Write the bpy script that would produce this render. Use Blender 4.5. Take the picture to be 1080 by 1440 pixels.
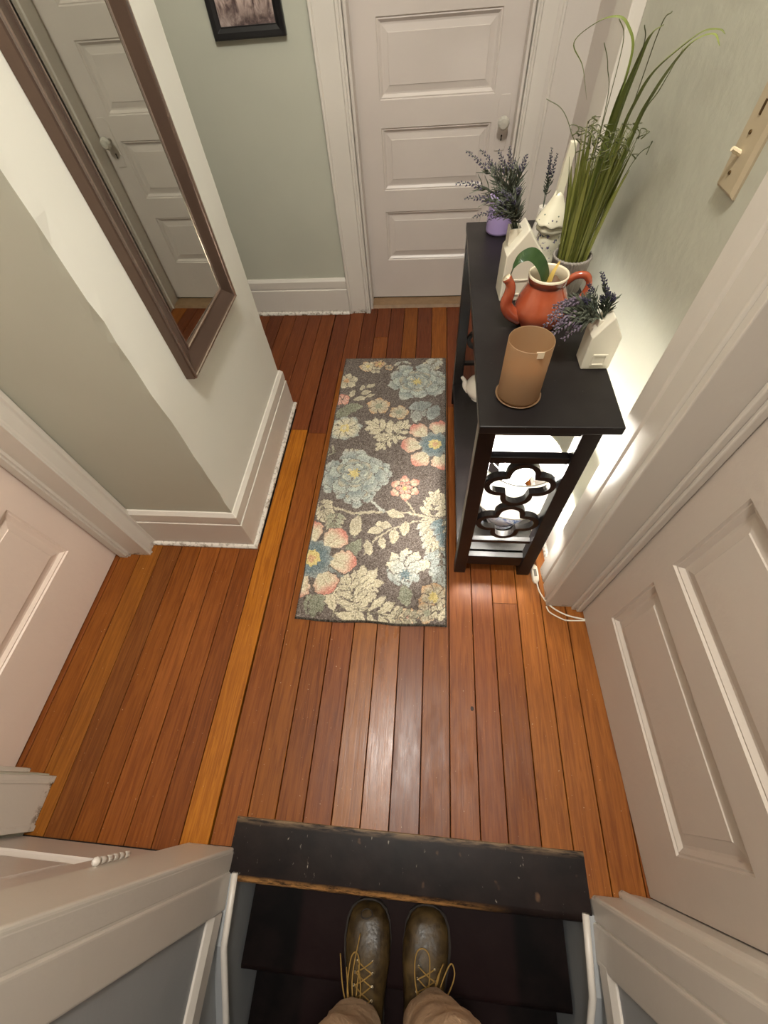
import bpy, bmesh, math, random
import numpy as np
from mathutils import Matrix, Vector
random.seed(7); np.random.seed(7)
D = bpy.data
COL = bpy.context.scene.collection
for o in list(D.objects): D.objects.remove(o)

# ------------------------------------------------------------------ camera
cd = D.cameras.new('camera'); cam = D.objects.new('camera', cd); COL.objects.link(cam)
def _basis(yaw, pitch, roll):
    cy, sy, cp, sp = math.cos(yaw), math.sin(yaw), math.cos(pitch), math.sin(pitch)
    f = Vector((-sy*cp, cy*cp, -sp)); r = Vector((cy, sy, 0)); u = r.cross(f)
    cr, sr = math.cos(roll), math.sin(roll)
    return r*cr + u*sr, u*cr - r*sr, f
_r, _u, _f = _basis(0.175751730, 0.988427890, -0.117539127)
m = Matrix.Identity(4)
for i in range(3): m[i][0], m[i][1], m[i][2] = _r[i], _u[i], -_f[i]
m[0][3], m[1][3], m[2][3] = 0, 0, 1.5
cam.matrix_world = m
cd.sensor_fit = 'VERTICAL'; cd.sensor_height = 36; cd.lens = 36*587.122/1440
cd.clip_start = 0.02
sc = bpy.context.scene; sc.camera = cam

# ------------------------------------------------------------------ world, lights, exposure
w = D.worlds.new('world'); sc.world = w; w.use_nodes = True
w.node_tree.nodes['Background'].inputs[0].default_value = (.9, .8, .7, 1)
w.node_tree.nodes['Background'].inputs[1].default_value = 0.02
def lamp(name, kind, loc, power, col, size=.1):
    l = D.lights.new(name, kind); l.energy = power; l.color = col
    if kind == 'POINT': l.shadow_soft_size = size
    if kind == 'AREA': l.shape = 'DISK'; l.size = size
    o = D.objects.new(name, l); o.location = loc; COL.objects.link(o)
    return o
lamp('ceiling_light', 'POINT', (0.0, 0.25, 3.20), 134, (1, .975, .93), .13)
vs = sc.view_settings
vs.view_transform = 'Standard'; vs.look = 'None'; vs.gamma = 1; vs.use_curve_mapping = False; vs.exposure = 0.30

# ------------------------------------------------------------------ helpers
def lin(c):
    return tuple(((v/255)/12.92 if v/255 <= .04045 else ((v/255+.055)/1.055)**2.4) for v in c)
def S(r, g, b): return (*lin((r, g, b)), 1)
class NT:
    def __init__(s, name, rough=.5, metal=0, color=(.5, .5, .5, 1), spec=.5, coat=0):
        s.m = D.materials.new(name); s.m.use_nodes = True; s.t = s.m.node_tree
        s.b = s.t.nodes['Principled BSDF']; s.out = s.t.nodes['Material Output']
        s.b.inputs['Base Color'].default_value = color; s.b.inputs['Roughness'].default_value = rough
        s.b.inputs['Metallic'].default_value = metal; s.b.inputs['Specular IOR Level'].default_value = spec
        if coat: s.b.inputs['Coat Weight'].default_value = coat; s.b.inputs['Coat Roughness'].default_value = .15
    def n(s, t, **k):
        nd = s.t.nodes.new(t)
        for a, v in k.items():
            if a.startswith('i_'):
                key = a[2:]
                nd.inputs[int(key) if key.isdigit() else key].default_value = v
            else: setattr(nd, a, v)
        return nd
    def l(s, a, b): s.t.links.new(a, b)
    def pos(s, sx=1, sy=1, sz=1, obj=False, rnd=False):
        g = s.n('ShaderNodeTexCoord').outputs['Object'] if obj else s.n('ShaderNodeNewGeometry').outputs['Position']
        mp = s.n('ShaderNodeMapping'); mp.inputs['Scale'].default_value = (sx, sy, sz); s.l(g, mp.inputs[0])
        if rnd:
            oi = s.n('ShaderNodeObjectInfo'); mm = s.n('ShaderNodeVectorMath', operation='SCALE')
            mm.inputs[0].default_value = (7.3, 13.7, 3.1); s.l(oi.outputs['Random'], mm.inputs['Scale']); s.l(mm.outputs[0], mp.inputs['Location'])
        return mp.outputs[0]
    def noise(s, vec, scale, detail=4, rough=.5, dist=0):
        nd = s.n('ShaderNodeTexNoise'); nd.inputs['Scale'].default_value = scale; nd.inputs['Detail'].default_value = detail
        nd.inputs['Roughness'].default_value = rough; nd.inputs['Distortion'].default_value = dist; s.l(vec, nd.inputs['Vector'])
        return nd.outputs['Fac']
    def ramp(s, fac, stops):
        r = s.n('ShaderNodeValToRGB'); e = r.color_ramp.elements
        while len(e) < len(stops): e.new(.5)
        for el, (p, c) in zip(e, stops): el.position = p; el.color = c if len(c) == 4 else (*c, 1)
        s.l(fac, r.inputs[0]); return r.outputs[0]
    def mix(s, fac, a, b, mode='MIX'):
        x = s.n('ShaderNodeMix', data_type='RGBA', blend_type=mode)
        for sock, v in ((x.inputs[0], fac), (x.inputs[6], a), (x.inputs[7], b)):
            if isinstance(v, (int, float)): sock.default_value = v
            elif isinstance(v, tuple): sock.default_value = v
            else: s.l(v, sock)
        return x.outputs[2]
    def color(s, o): s.l(o, s.b.inputs['Base Color'])
    def roughness(s, o): s.l(o, s.b.inputs['Roughness'])
    def bump(s, h, strength=.2, dist=.002):
        b = s.n('ShaderNodeBump'); b.inputs['Strength'].default_value = strength; b.inputs['Distance'].default_value = dist
        s.l(h, b.inputs['Height']); s.l(b.outputs[0], s.b.inputs['Normal'])

def paint(name, col, rough, grain=.15, mott=.04, dirt=False, scale=14):
    k = NT(name, rough)
    p = k.pos()
    n1 = k.noise(p, 3.0, 4); d = tuple(max(0, c*(1-mott*2)) for c in col[:3])+(1,)
    c = k.mix(k.ramp(n1, [(.35, (0, 0, 0)), (.7, (1, 1, 1))]), d, col)
    if dirt:
        g = k.n('ShaderNodeNewGeometry'); sx = k.n('ShaderNodeSeparateXYZ'); k.l(g.outputs['Position'], sx.inputs[0])
        mr = k.n('ShaderNodeMapRange'); k.l(sx.outputs[2], mr.inputs[0]); mr.inputs[1].default_value = .004; mr.inputs[2].default_value = .03
        mr.inputs[3].default_value = 1; mr.inputs[4].default_value = 0
        n2 = k.noise(p, 60, 5, .7); r2 = k.ramp(n2, [(.50, (0, 0, 0)), (.60, (1, 1, 1))])
        mm = k.n('ShaderNodeMath', operation='MULTIPLY'); k.l(mr.outputs[0], mm.inputs[0]); k.l(r2, mm.inputs[1])
        c = k.mix(mm.outputs[0], c, S(96, 74, 48))
    k.color(c)
    nb = k.noise(p, scale, 5, .55); k.bump(nb, grain, .01)
    return k.m

WHITE = paint('white_gloss_paint', S(208, 199, 189), .32, .10, .03, scale=22)
WHITE_D = paint('white_paint_scuffed', S(212, 204, 193), .38, .10, .03, dirt=True, scale=22)
DOORW = paint('door_paint', S(206, 195, 186), .34, .12, .03, scale=26)
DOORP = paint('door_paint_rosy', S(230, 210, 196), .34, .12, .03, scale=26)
DOOR_DIM = paint('door_paint_dimmed', S(200, 188, 176), .36, .12, .03, scale=26)  # right door: its weaker light is mixed into a darker, greyer paint
SAGE = paint('sage_plaster', S(184, 183, 167), .55, .08, .03, scale=9)
SAGE_R = paint('sage_plaster_bumpy', S(184, 182, 166), .5, .30, .03, scale=14)
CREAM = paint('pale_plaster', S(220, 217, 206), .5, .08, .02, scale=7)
GREY_SHADE = paint('grey_white_shade_tint', S(160, 161, 162), .5, .2, .04, scale=12)  # white paint greyed so the colour holds the stairwell's shade
CEIL = paint('ceiling_paint', S(225, 220, 210), .8, .1, .02)

def simple(name, col, rough=.5, metal=0, spec=.5, coat=0, noise=None, bump=0, nscale=30):
    k = NT(name, rough, metal, col, spec, coat)
    p = k.pos()
    if noise: k.color(k.mix(k.noise(p, nscale, 4), col, noise))
    if bump: k.bump(k.noise(p, nscale*2, 4), bump, .003)
    return k.m

# floorboards: tone comes from each plank's own object colour
def wood_floor():
    k = NT('old_pine_boards', .4)
    oi = k.n('ShaderNodeObjectInfo')
    p = k.pos(38, 2.0, 8, rnd=True); g1 = k.noise(p, 2.4, 6, .6, 1.2)
    p2 = k.pos(150, 4, 30, rnd=True); g2 = k.noise(p2, 2.0, 4, .6)
    dark = k.mix(1.0, oi.outputs['Color'], (.66, .57, .50, 1), 'MULTIPLY')
    c = k.mix(k.ramp(g1, [(.36, (0, 0, 0)), (.62, (1, 1, 1))]), dark, oi.outputs['Color'])
    c = k.mix(k.ramp(g2, [(.45, (0, 0, 0)), (.75, (.45, .45, .45))]), c, k.mix(1.0, c, (.66, .58, .52, 1), 'MULTIPLY'))
    pw = k.pos(1, 1, 1); n3 = k.noise(pw, 2.6, 4)
    c = k.mix(k.ramp(n3, [(.4, (0, 0, 0)), (.75, (.5, .5, .5))]), c, k.mix(1.0, c, (.74, .66, .62, 1), 'MULTIPLY'))
    sp = k.noise(pw, 140, 2, .5); c = k.mix(k.ramp(sp, [(.735, (0, 0, 0)), (.76, (.7, .7, .7))]), c, S(190, 165, 130))
    k.color(c)
    rg_ = k.ramp(k.noise(k.pos(9, 3, 9, rnd=True), 3, 5, .6), [(.3, (.20,)*3), (.75, (.36,)*3)])
    rm_ = k.ramp(k.noise(k.pos(9, 3, 9, rnd=True), 3, 5, .6), [(.3, (.36,)*3), (.75, (.54,)*3)])
    k.roughness(k.mix(oi.outputs['Alpha'], rm_, rg_))
    sm = k.n('ShaderNodeMapRange'); k.l(oi.outputs['Alpha'], sm.inputs[0]); sm.inputs[3].default_value = .14; sm.inputs[4].default_value = .5
    k.l(sm.outputs[0], k.b.inputs['Specular IOR Level'])
    k.bump(k.mix(.5, g1, g2), .22, .0025)
    return k.m
FLOORM = wood_floor()
GAP = simple('floor_gap_dirt', S(26, 18, 13), .9)
def stair_paint():
    k = NT('dark_brown_stair_paint', .5, spec=.08)
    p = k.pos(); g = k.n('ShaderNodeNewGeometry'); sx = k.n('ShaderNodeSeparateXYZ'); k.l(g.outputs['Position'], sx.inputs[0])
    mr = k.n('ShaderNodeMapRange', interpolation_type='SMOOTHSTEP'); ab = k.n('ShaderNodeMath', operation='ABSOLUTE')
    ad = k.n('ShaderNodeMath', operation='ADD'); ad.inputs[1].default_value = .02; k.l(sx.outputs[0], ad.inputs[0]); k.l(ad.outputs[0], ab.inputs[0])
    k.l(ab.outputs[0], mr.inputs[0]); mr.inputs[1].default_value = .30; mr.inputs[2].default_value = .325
    c = k.mix(mr.outputs[0], S(28, 15, 15), S(8, 5, 5))  # brown paint, deepened to carry the body's shadow on the stairs
    c = k.mix(k.ramp(k.noise(p, 9, 5, .6), [(.4, (0, 0, 0)), (.8, (.6, .6, .6))]), c, S(38, 26, 24))
    k.color(c); k.bump(k.noise(p, 40, 4), .15, .003); return k.m
STAIR = stair_paint()
def nosing_paint():
    k = NT('worn_nosing_paint', .42, spec=.16)
    p = k.pos(); g = k.n('ShaderNodeNewGeometry'); sx = k.n('ShaderNodeSeparateXYZ'); k.l(g.outputs['Position'], sx.inputs[0])
    c = k.mix(k.ramp(k.noise(p, 8, 5, .6), [(.35, (0, 0, 0)), (.75, (1, 1, 1))]), S(17, 10, 9), S(36, 25, 22))
    # worn front edge
    mr = k.n('ShaderNodeMapRange'); k.l(sx.outputs[1], mr.inputs[0]); mr.inputs[1].default_value = -.246; mr.inputs[2].default_value = -.258; mr.inputs[3].default_value = 0; mr.inputs[4].default_value = 1
    mx = k.n('ShaderNodeMapRange'); k.l(sx.outputs[0], mx.inputs[0]); mx.inputs[1].default_value = .26; mx.inputs[2].default_value = .05
    m1 = k.n('ShaderNodeMath', operation='MULTIPLY'); k.l(mr.outputs[0], m1.inputs[0]); k.l(mx.outputs[0], m1.inputs[1])
    m2 = k.n('ShaderNodeMath', operation='MULTIPLY'); k.l(m1.outputs[0], m2.inputs[0]); k.l(k.ramp(k.noise(k.pos(10, 40, 40), 3, 5, .7), [(.36, (0, 0, 0)), (.56, (1, 1, 1))]), m2.inputs[1])
    c = k.mix(m2.outputs[0], c, S(172, 124, 74))
    # worn back edge and chips
    mb = k.n('ShaderNodeMapRange'); k.l(sx.outputs[1], mb.inputs[0]); mb.inputs[1].default_value = -.135; mb.inputs[2].default_value = -.117
    m3 = k.n('ShaderNodeMath', operation='MULTIPLY'); k.l(mb.outputs[0], m3.inputs[0]); k.l(k.ramp(k.noise(k.pos(4, 30, 30), 3, 4, .7), [(.38, (0, 0, 0)), (.58, (1, 1, 1))]), m3.inputs[1])
    c = k.mix(m3.outputs[0], c, S(128, 104, 78))
    c = k.mix(k.ramp(k.noise(p, 17, 3, .4), [(.70, (0, 0, 0)), (.74, (.55, .55, .55))]), c, S(108, 80, 58))
    c = k.mix(k.ramp(k.noise(k.pos(26, 9, 20), 4.5, 4, .6), [(.685, (0, 0, 0)), (.74, (.7, .7, .7))]), c, S(170, 160, 145))
    k.color(c); k.bump(k.noise(p, 30, 4), .2, .003); return k.m
NOSE = nosing_paint()
def black_wood():
    k = NT('black_stained_wood', .33, spec=.3); p = k.pos()
    c = k.mix(k.ramp(k.noise(p, 6, 5, .6), [(.4, (0, 0, 0)), (.8, (1, 1, 1))]), S(24, 20, 20), S(38, 34, 33))
    c = k.mix(k.ramp(k.noise(p, 210, 2), [(.75, (0, 0, 0)), (.77, (.5, .5, .5))]), c, S(150, 145, 138))
    k.color(c); k.roughness(k.ramp(k.noise(p, 5, 4), [(.3, (.28,)*3), (.7, (.5,)*3)])); return k.m
BLACKW = black_wood()

class B:
    """collects geometry for ONE mesh object"""
    def __init__(s): s.v = []; s.f = []
    def add(s, vs, fs):
        o = len(s.v); s.v += [tuple(x) for x in vs]; s.f += [tuple(i+o for i in f) for f in fs]; return s
    def box(s, x0, x1, y0, y1, z0, z1):
        return s.add([(x0,y0,z0),(x1,y0,z0),(x1,y1,z0),(x0,y1,z0),(x0,y0,z1),(x1,y0,z1),(x1,y1,z1),(x0,y1,z1)],
                     [(0,3,2,1),(4,5,6,7),(0,1,5,4),(1,2,6,5),(2,3,7,6),(3,0,4,7)])
    def prism(s, pts, o, u, v, w):
        o, u, v, w = Vector(o), Vector(u), Vector(v), Vector(w); n = len(pts)
        a = [o+u*p[0]+v*p[1] for p in pts]
        fl = u.cross(v).dot(w) > 0
        fs = [(i, (i+1) % n, (i+1) % n+n, i+n) for i in range(n)]; c0 = tuple(range(n-1, -1, -1)); c1 = tuple(range(n, 2*n))
        if not fl: fs = [f[::-1] for f in fs]; c0 = c0[::-1]; c1 = c1[::-1]
        return s.add(a+[p+w for p in a], fs+[c0, c1])
    def lathe(s, prof, c, n=32, ribs=0, ribd=0, sx=1, sy=1):
        k = len(prof); vs = []
        for i in range(n):
            a = 2*math.pi*i/n
            for r, z in prof:
                rr = r*(1+(ribd*math.cos(ribs*a) if ribs else 0))
                vs.append((c[0]+rr*math.cos(a)*sx, c[1]+rr*math.sin(a)*sy, c[2]+z))
        fs = []
        for i in range(n):
            j = (i+1) % n
            for q in range(k-1): fs.append((i*k+q, j*k+q, j*k+q+1, i*k+q+1))
        return s.add(vs, fs)
    def tube(s, pts, rad, n=8, cap=True, flat=1.0):
        pts = [Vector(p) for p in pts]; m_ = len(pts)
        if not hasattr(rad, '__len__'): rad = [rad]*m_
        vs = []; up = None
        for i, p in enumerate(pts):
            t = (pts[min(i+1, m_-1)]-pts[max(i-1, 0)]).normalized()
            if up is None:
                up = t.cross(Vector((0, 0, 1)) if abs(t.z) < .9 else Vector((1, 0, 0))).normalized()
            up = (up-t*up.dot(t)).normalized(); q = t.cross(up)
            for j in range(n):
                a = 2*math.pi*j/n; vs.append(p+up*(math.cos(a)*rad[i])+q*(math.sin(a)*rad[i]*flat))
        fs = [(i*n+j, i*n+(j+1) % n, (i+1)*n+(j+1) % n, (i+1)*n+j) for i in range(m_-1) for j in range(n)]
        if cap: fs += [tuple(range(n-1, -1, -1)), tuple(range((m_-1)*n, m_*n))]
        return s.add(vs, fs)
    def loft(s, rings, cap=True):
        n = len(rings[0]); vs = [p for r in rings for p in r]
        fs = [(i*n+j, i*n+(j+1) % n, (i+1)*n+(j+1) % n, (i+1)*n+j) for i in range(len(rings)-1) for j in range(n)]
        if cap: fs += [tuple(range(n-1, -1, -1)), tuple(range((len(rings)-1)*n, len(rings)*n))]
        return s.add(vs, fs)
    def ribbon(s, pts, wid, side=(1, 0, 0), fold=.0):
        """thin leaf blade along pts, half width per point; a shallow V so it has depth"""
        pts = [Vector(p) for p in pts]; sd = Vector(side); vs = []
        for i, p in enumerate(pts):
            t = (pts[min(i+1, len(pts)-1)]-pts[max(i-1, 0)]).normalized()
            q = (sd-t*sd.dot(t)).normalized(); nn = t.cross(q); w_ = wid[i]
            vs += [p+q*w_, p+nn*(fold*w_+.0004), p-q*w_, p-nn*.0004]
        fs = []
        for i in range(len(pts)-1):
            for j in range(4): fs.append((i*4+j, i*4+(j+1) % 4, (i+1)*4+(j+1) % 4, (i+1)*4+j))
        return s.add(vs, fs)
def mk(name, b, mat, parent=None, smooth=False, bevel=0, seg=2, **pr):
    me = D.meshes.new(name); me.from_pydata(b.v, [], b.f); me.update()
    bm = bmesh.new(); bm.from_mesh(me); bmesh.ops.recalc_face_normals(bm, faces=bm.faces); bm.to_mesh(me); bm.free()
    if smooth:
        me.polygons.foreach_set('use_smooth', [True]*len(me.polygons))
    if mat: me.materials.append(mat)
    o = D.objects.new(name, me); COL.objects.link(o)
    if smooth == 'auto':
        mo = o.modifiers.new('edge', 'EDGE_SPLIT'); mo.split_angle = math.radians(40)
    if bevel:
        mo = o.modifiers.new('bevel', 'BEVEL'); mo.width = bevel; mo.segments = seg; mo.limit_method = 'ANGLE'; mo.angle_limit = math.radians(40)
    if parent is not None: par(o, parent)
    for k_, v_ in pr.items(): o[k_] = v_
    return o
def world_of(o):
    mt = o.matrix_basis.copy()
    return (world_of(o.parent) @ o.matrix_parent_inverse @ mt) if o.parent else mt
def par(o, p): o.parent = p; o.matrix_parent_inverse = world_of(p).inverted()
def thing(name, label, cat, loc, group=None):
    o = D.objects.new(name, None); COL.objects.link(o); o.location = loc; o.empty_display_size = .05
    o['label'] = label; o['category'] = cat
    if group: o['group'] = group
    return o
def tag(o, label, cat, group=None):
    o['label'] = label; o['category'] = cat
    if group: o['group'] = group
    return o
def st(o): o['kind'] = 'structure'; return o
def sroot(name, loc=(0, 0, 0)):
    o = D.objects.new(name, None); COL.objects.link(o); o.location = loc; o['kind'] = 'structure'; return o

# ================================================================== ROOM SHELL
ZC = 3.7
# ---- floor with single planks
fl = st(mk('floor', B().box(-2.1, .72, -.117, 2.75, -.06, -.0195).box(-1.35, -.523, -.24, -.117, -.06, -.0195).box(.46, .72, -.24, -.117, -.06, -.0195), GAP))
seams = [-1.355, -1.27, -1.185, -1.10, -1.015, -.93, -.845, -.760, -.680, -.589, -.495, -.411, -.327, -.243, -.158, -.075, .012, .101, .1855, .262, .3515, .4365, .521, .607, .70]
extra = [-2.1 + .0855*i for i in range(9)]; extra[-1] = -1.43
TONES = [(138, 80, 28), (130, 73, 26), (124, 68, 26), (142, 85, 30), (134, 76, 27), (117, 63, 25), (136, 79, 28)]
def plank(x0, x1, y0, y1, tone, gapr=.0011):
    c = .0012; h = .0195; a, e = x0+.0009, x1-gapr; zz = random.uniform(-.0006, .0004)
    b = B().prism([(a, -h), (e, -h), (e, -c+zz), (e-c, zz), (a+c, zz), (a, -c+zz)], (0, y0+.0008, 0), (1, 0, 0), (0, 0, 1), (0, y1-y0-.0016, 0))
    o = mk('plank', b, FLOORM, fl); o.color = (*lin(tone), min(1, .12+random.uniform(0, .14)+.62*math.exp(-(((x0+x1)/2+.11)/.15)**2)*(y0 < .9))); return o
def vary(t, k=7): 
    q = random.uniform(-k, k); return tuple(max(5, min(255, v+q*(1 if i == 0 else .6))) for i, v in enumerate(t))
FAR = [(112, 58, 28), (105, 53, 26), (118, 63, 30), (100, 51, 26)]  # far boards: worn finish, with the far end's dimness put into the tone
for i in range(len(seams)-1):
    x0, x1 = seams[i], seams[i+1]; xc = (x0+x1)/2
    y_near = -.118 if -.523 < xc < .46 else -.215
    if xc < -.51 and x1 > -.523: y_near = -.19
    y_far = 2.62 if -.40 < xc < .42 else 2.49
    cuts = []
    if abs(xc-.307) < .03: cuts = [.586]
    elif abs(x0+.680) < .01: cuts = [1.45]
    elif abs(x0+.589) < .01: cuts = [1.428]
    elif abs(x0+.327) < .02: cuts = [2.207]
    else: cuts = [random.choice([1.1, 1.35, 1.62, 1.9])] if -.70 < xc else []
    if xc < -.70:                      # interrupted by the mirror wall
        segs = [(y_near, .80), (1.60, y_far)]
    else:
        ys = [y_near]+cuts+[y_far]; segs = list(zip(ys[:-1], ys[1:]))
    for (a, b_) in segs:
        tone = vary(random.choice(TONES))
        if a > 1.3: tone = vary(random.choice(FAR), 5)
        if abs(x0+.680) < .01 and a < 1: tone = (168, 103, 26)
        if abs(x0+.589) < .01 and a < 1: tone = (132, 74, 26)
        if abs(x0+1.185) < .01 and a < 1: tone = (142, 86, 26)
        if abs(x0+1.10) < .01 and a < 1: tone = (120, 70, 28)
        if abs(x0+.93) < .01 and a < 1: tone = (142, 82, 32)
        plank(x0, x1, a, b_, tone, .0062 if abs(x0+.680) < .01 else .0017)
for i in range(len(extra)-1): plank(extra[i], extra[i+1], 1.60, 2.49, vary(random.choice(FAR), 5))
mk('knot', B().lathe([(0, .0007), (.004, .0007), (.0068, .0005), (.0072, .0)], (.173, .222, 0), 12, sx=.75), simple('dark_knot', S(44, 26, 16), .6), fl, smooth=True)   # dark knot in a board right of the rug
st(mk('ceiling', B().box(-2.2, .85, -2.4, 2.85, ZC, ZC+.05), CEIL))

# ---- walls
# middle block carrying the mirror: rough plaster corner
def block():
    b = B(); zs = [i*.05 for i in range(51)]
    rnd = random.Random(3)
    n = lambda: rnd.uniform(-.0022, .0022)
    rings = []
    for z in zs:
        d = n(); d2 = n()
        rings.append([(-1.30, .80, z), (-.95, .80, z), (-.738, .80, z), (-.7165+d, .80+d2, z), (-.7165, .84, z), (-.7165, 1.1, z), (-.7165, 1.4, z), (-.718+n()*.5, 1.606+n()*.5, z), (-1.30, 1.606, z)])
    b.loft(rings); return b
bl = block()
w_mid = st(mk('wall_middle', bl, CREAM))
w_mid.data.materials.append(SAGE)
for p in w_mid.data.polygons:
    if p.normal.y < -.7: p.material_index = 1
st(mk('wall_far', B().box(-2.1, -.385, 2.475, 2.60, 0, ZC).box(-.385, .375, 2.475, 2.60, 2.06, ZC).box(.375, .60, 2.475, 2.60, 0, ZC)
      .box(-.9, .72, 2.645, 2.70, 0, ZC), SAGE))
RX = lambda y: .502-.03*(y-.85)         # right wall plane (very slightly out of square)
def rbox(y0, y1, dx0, dx1, z0, z1):
    b = B(); x0, x1 = RX(y0), RX(y1)
    return b.add([(x0+dx0,y0,z0),(x0+dx1,y0,z0),(x1+dx1,y1,z0),(x1+dx0,y1,z0),(x0+dx0,y0,z1),(x0+dx1,y0,z1),(x1+dx1,y1,z1),(x1+dx0,y1,z1)],
                 [(0,3,2,1),(4,5,6,7),(0,1,5,4),(1,2,6,5),(2,3,7,6),(3,0,4,7)])
wr = B()
for q in (rbox(.62, 1.76, 0, .1, 0, ZC), rbox(-.21, .62, 0.05, .15, 2.1, ZC), rbox(1.76, 2.475, 0, .1, 2.06, ZC)): wr.add(q.v, q.f)
wr.box(.655, .72, -.3, 2.7, 0, ZC)
st(mk('wall_right', wr, SAGE_R))
wl = B().box(-1.30, -1.16, .735, .81, 0, ZC).box(-1.30, -1.165, -.06, .735, 2.1, ZC).box(-1.30, -1.165, -.25, -.06, 0, ZC).box(-1.42, -1.34, -.3, .9, 0, ZC)
st(mk('wall_left', wl, SAGE))
st(mk('wall_passage', B().box(-2.15, -2.1, .9, 2.6, 0, ZC).box(-2.1, -1.30, .9, 1.0, 0, ZC), SAGE))
# stairwell walls
sw = B().box(-.60, -.524, -2.4, -.325, -1.7, ZC).box(-1.4, -.532, -.34, -.262, -.0, ZC).box(-1.4, -.6, -.262, -.225, 2.05, ZC)
st(mk('wall_stair_left', sw, GREY_SHADE))
st(mk('wall_stair_right', B().box(.475, .55, -2.4, -.325, -1.7, ZC).box(.482, .72, -.34, -.262, 0, ZC).box(.46,.72,-.262,-.21,2.1,ZC), GREY_SHADE))
st(mk('wall_stair_end', B().box(-.6, .55, -2.45, -2.35, -1.7, ZC), GREY_SHADE))

# ---- casings (trims): cross section extruded upwards
def vtrim(name, pts, o, u, v, z0, z1, mat=WHITE_D, smooth=False):
    return st(mk(name, B().prism(pts, (o[0], o[1], z0), u, v, (0, 0, z1-z0)), mat, bevel=.0015))
CAS = [(0, 0), (0, .020), (.004, .024), (.010, .024), (.013, .019), (.017, .024), (.024, .024), (.028, .018), (.112, .018), (.118, .026), (.128, .026), (.131, .02), (.131, 0)]
nt = [0]
def T():
    nt[0] += 1; return 'trim_%d' % nt[0]
X, Y = (1, 0, 0), (0, 1, 0); NX, NY = (-1, 0, 0), (0, -1, 0)
# far door casing left / right / head, jambs
vtrim(T(), CAS, (-.371, 2.475), NX, NY, 0, 2.17)
vtrim(T(), [(p[0]*.82, p[1]) for p in CAS], (.362, 2.475), X, NY, 0, 2.17)
st(mk(T(), B().box(-.50, .47, 2.452, 2.475, 2.06, 2.19), WHITE))
st(mk(T(), B().box(-.385, -.371, 2.455, 2.645, 0, 2.06).box(.362, .378, 2.455, 2.645, 0, 2.06).box(-.385, .378, 2.455, 2.645, 2.05, 2.064)
      .box(-.371, -.360, 2.50, 2.575, 0, 2.05).box(.352, .362, 2.50, 2.575, 0, 2.05), WHITE))
THR = simple('threshold_wood', S(150, 120, 88), .5, noise=S(110, 84, 58))
st(mk(T(), B().prism([(2.505, 0), (2.61, 0), (2.60, .016), (2.515, .016)], (-.36, 0, 0), (0, 1, 0), (0, 0, 1), (.71, 0, 0)), THR))
# left door: far casing facing +X, jamb reveal, stops
vtrim(T(), [(0, 0), (0, .020), (.003, .026), (.011, .028), (.015, .020), (.050, .020), (.054, .030), (.068, .030), (.072, .025), (.072, 0)], (-1.162, .727), Y, X, 0, 2.2)
st(mk(T(), B().box(-1.36, -1.138, .722, .740, 0, 2.1).box(-1.268, -1.235, .706, .722, 0, 2.1).box(-1.235, -1.225, .712, .722, 0, 2.1)
      .box(-1.36, -1.138, -.08, -.064, 0, 2.1).box(-1.268, -1.235, -.064, -.05, 0, 2.1).box(-1.36, -1.138, -.08, .74, 2.085, 2.1), WHITE_D))
st(mk(T(), B().box(-1.165, -1.141, -.205, -.072, 0, 2.2).box(-1.141, -1.136, -.205, -.19, 0, 2.2).box(-1.141,-1.137,-.085,-.074,0,2.2), WHITE_D, bevel=.003))
st(mk(T(), B().box(-1.165, -1.138, -.08, .80, 2.1, 2.22), WHITE))
# right near door: casing facing -X (stands well proud of the plaster), jamb reveal with stop beads
def rl(pts): return pts
vtrim(T(), [(0, 0), (0, .055), (.004, .060), (.010, .060), (.014, .055), (.066, .055), (.071, .049), (.077, .056), (.128, .060), (.132, .055), (.132, 0)], (.508, .604), Y, NX, 0, 2.22)
st(mk(T(), B().box(.452, .655, .585, .604, 0, 2.12).box(.556, .575, .567, .585, 0, 2.1).box(.540, .556, .574, .585, 0, 2.1).box(.46, .655, -.205, .604, 2.1, 2.2), WHITE_D, bevel=.003))
# right far opening: casing, jamb
cf = B()
for q in (rbox(1.575, 1.675, -.026, 0, 0, 2.17), rbox(1.675, 1.76, -.014, 0, 0, 2.17), rbox(1.565, 1.58, -.034, 0, 0, 2.17)): cf.add(q.v, q.f)
st(mk(T(), cf, WHITE_D, bevel=.003))
st(mk(T(), B().box(.44, .60, 2.455, 2.475, 0, 2.06).box(.475, .60, 1.74, 1.755, 0, 2.06).box(.44,.6,1.74,2.475,2.05,2.06), WHITE))
# near left: casing beside the hinge with corner, facing +Y, and return facing +X
st(mk(T(), B().box(-.655, -.513, -.262, -.190, 0, 2.2), WHITE_D, bevel=.006, seg=3))
st(mk(T(), B().box(-.60, -.5125, -.243, -.196, -.03, 2.2), WHITE, bevel=.0055, seg=3))
st(mk(T(), B().box(-.60, -.508, -.326, -.243, -.03, 2.2), WHITE, bevel=.0055, seg=3))
# near right
st(mk(T(), B().box(.466, .57, -.262, -.205, 0, 2.2), WHITE_D, bevel=.006, seg=3))
st(mk(T(), B().box(.4645, .55, -.258, -.209, -.03, 2.2), WHITE, bevel=.0055, seg=3))
st(mk(T(), B().box(.460, .55, -.340, -.258, -.03, 2.2), WHITE, bevel=.0055, seg=3))
st(mk(T(), B().prism([(0, 0), (0, .012), (.010, .018), (.022, .012), (.10, .004), (.10, -.02), (0, -.02)], (.535, -.206, 0), X, Y, (0, 0, 2.2)), WHITE_D, bevel=.003))

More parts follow.
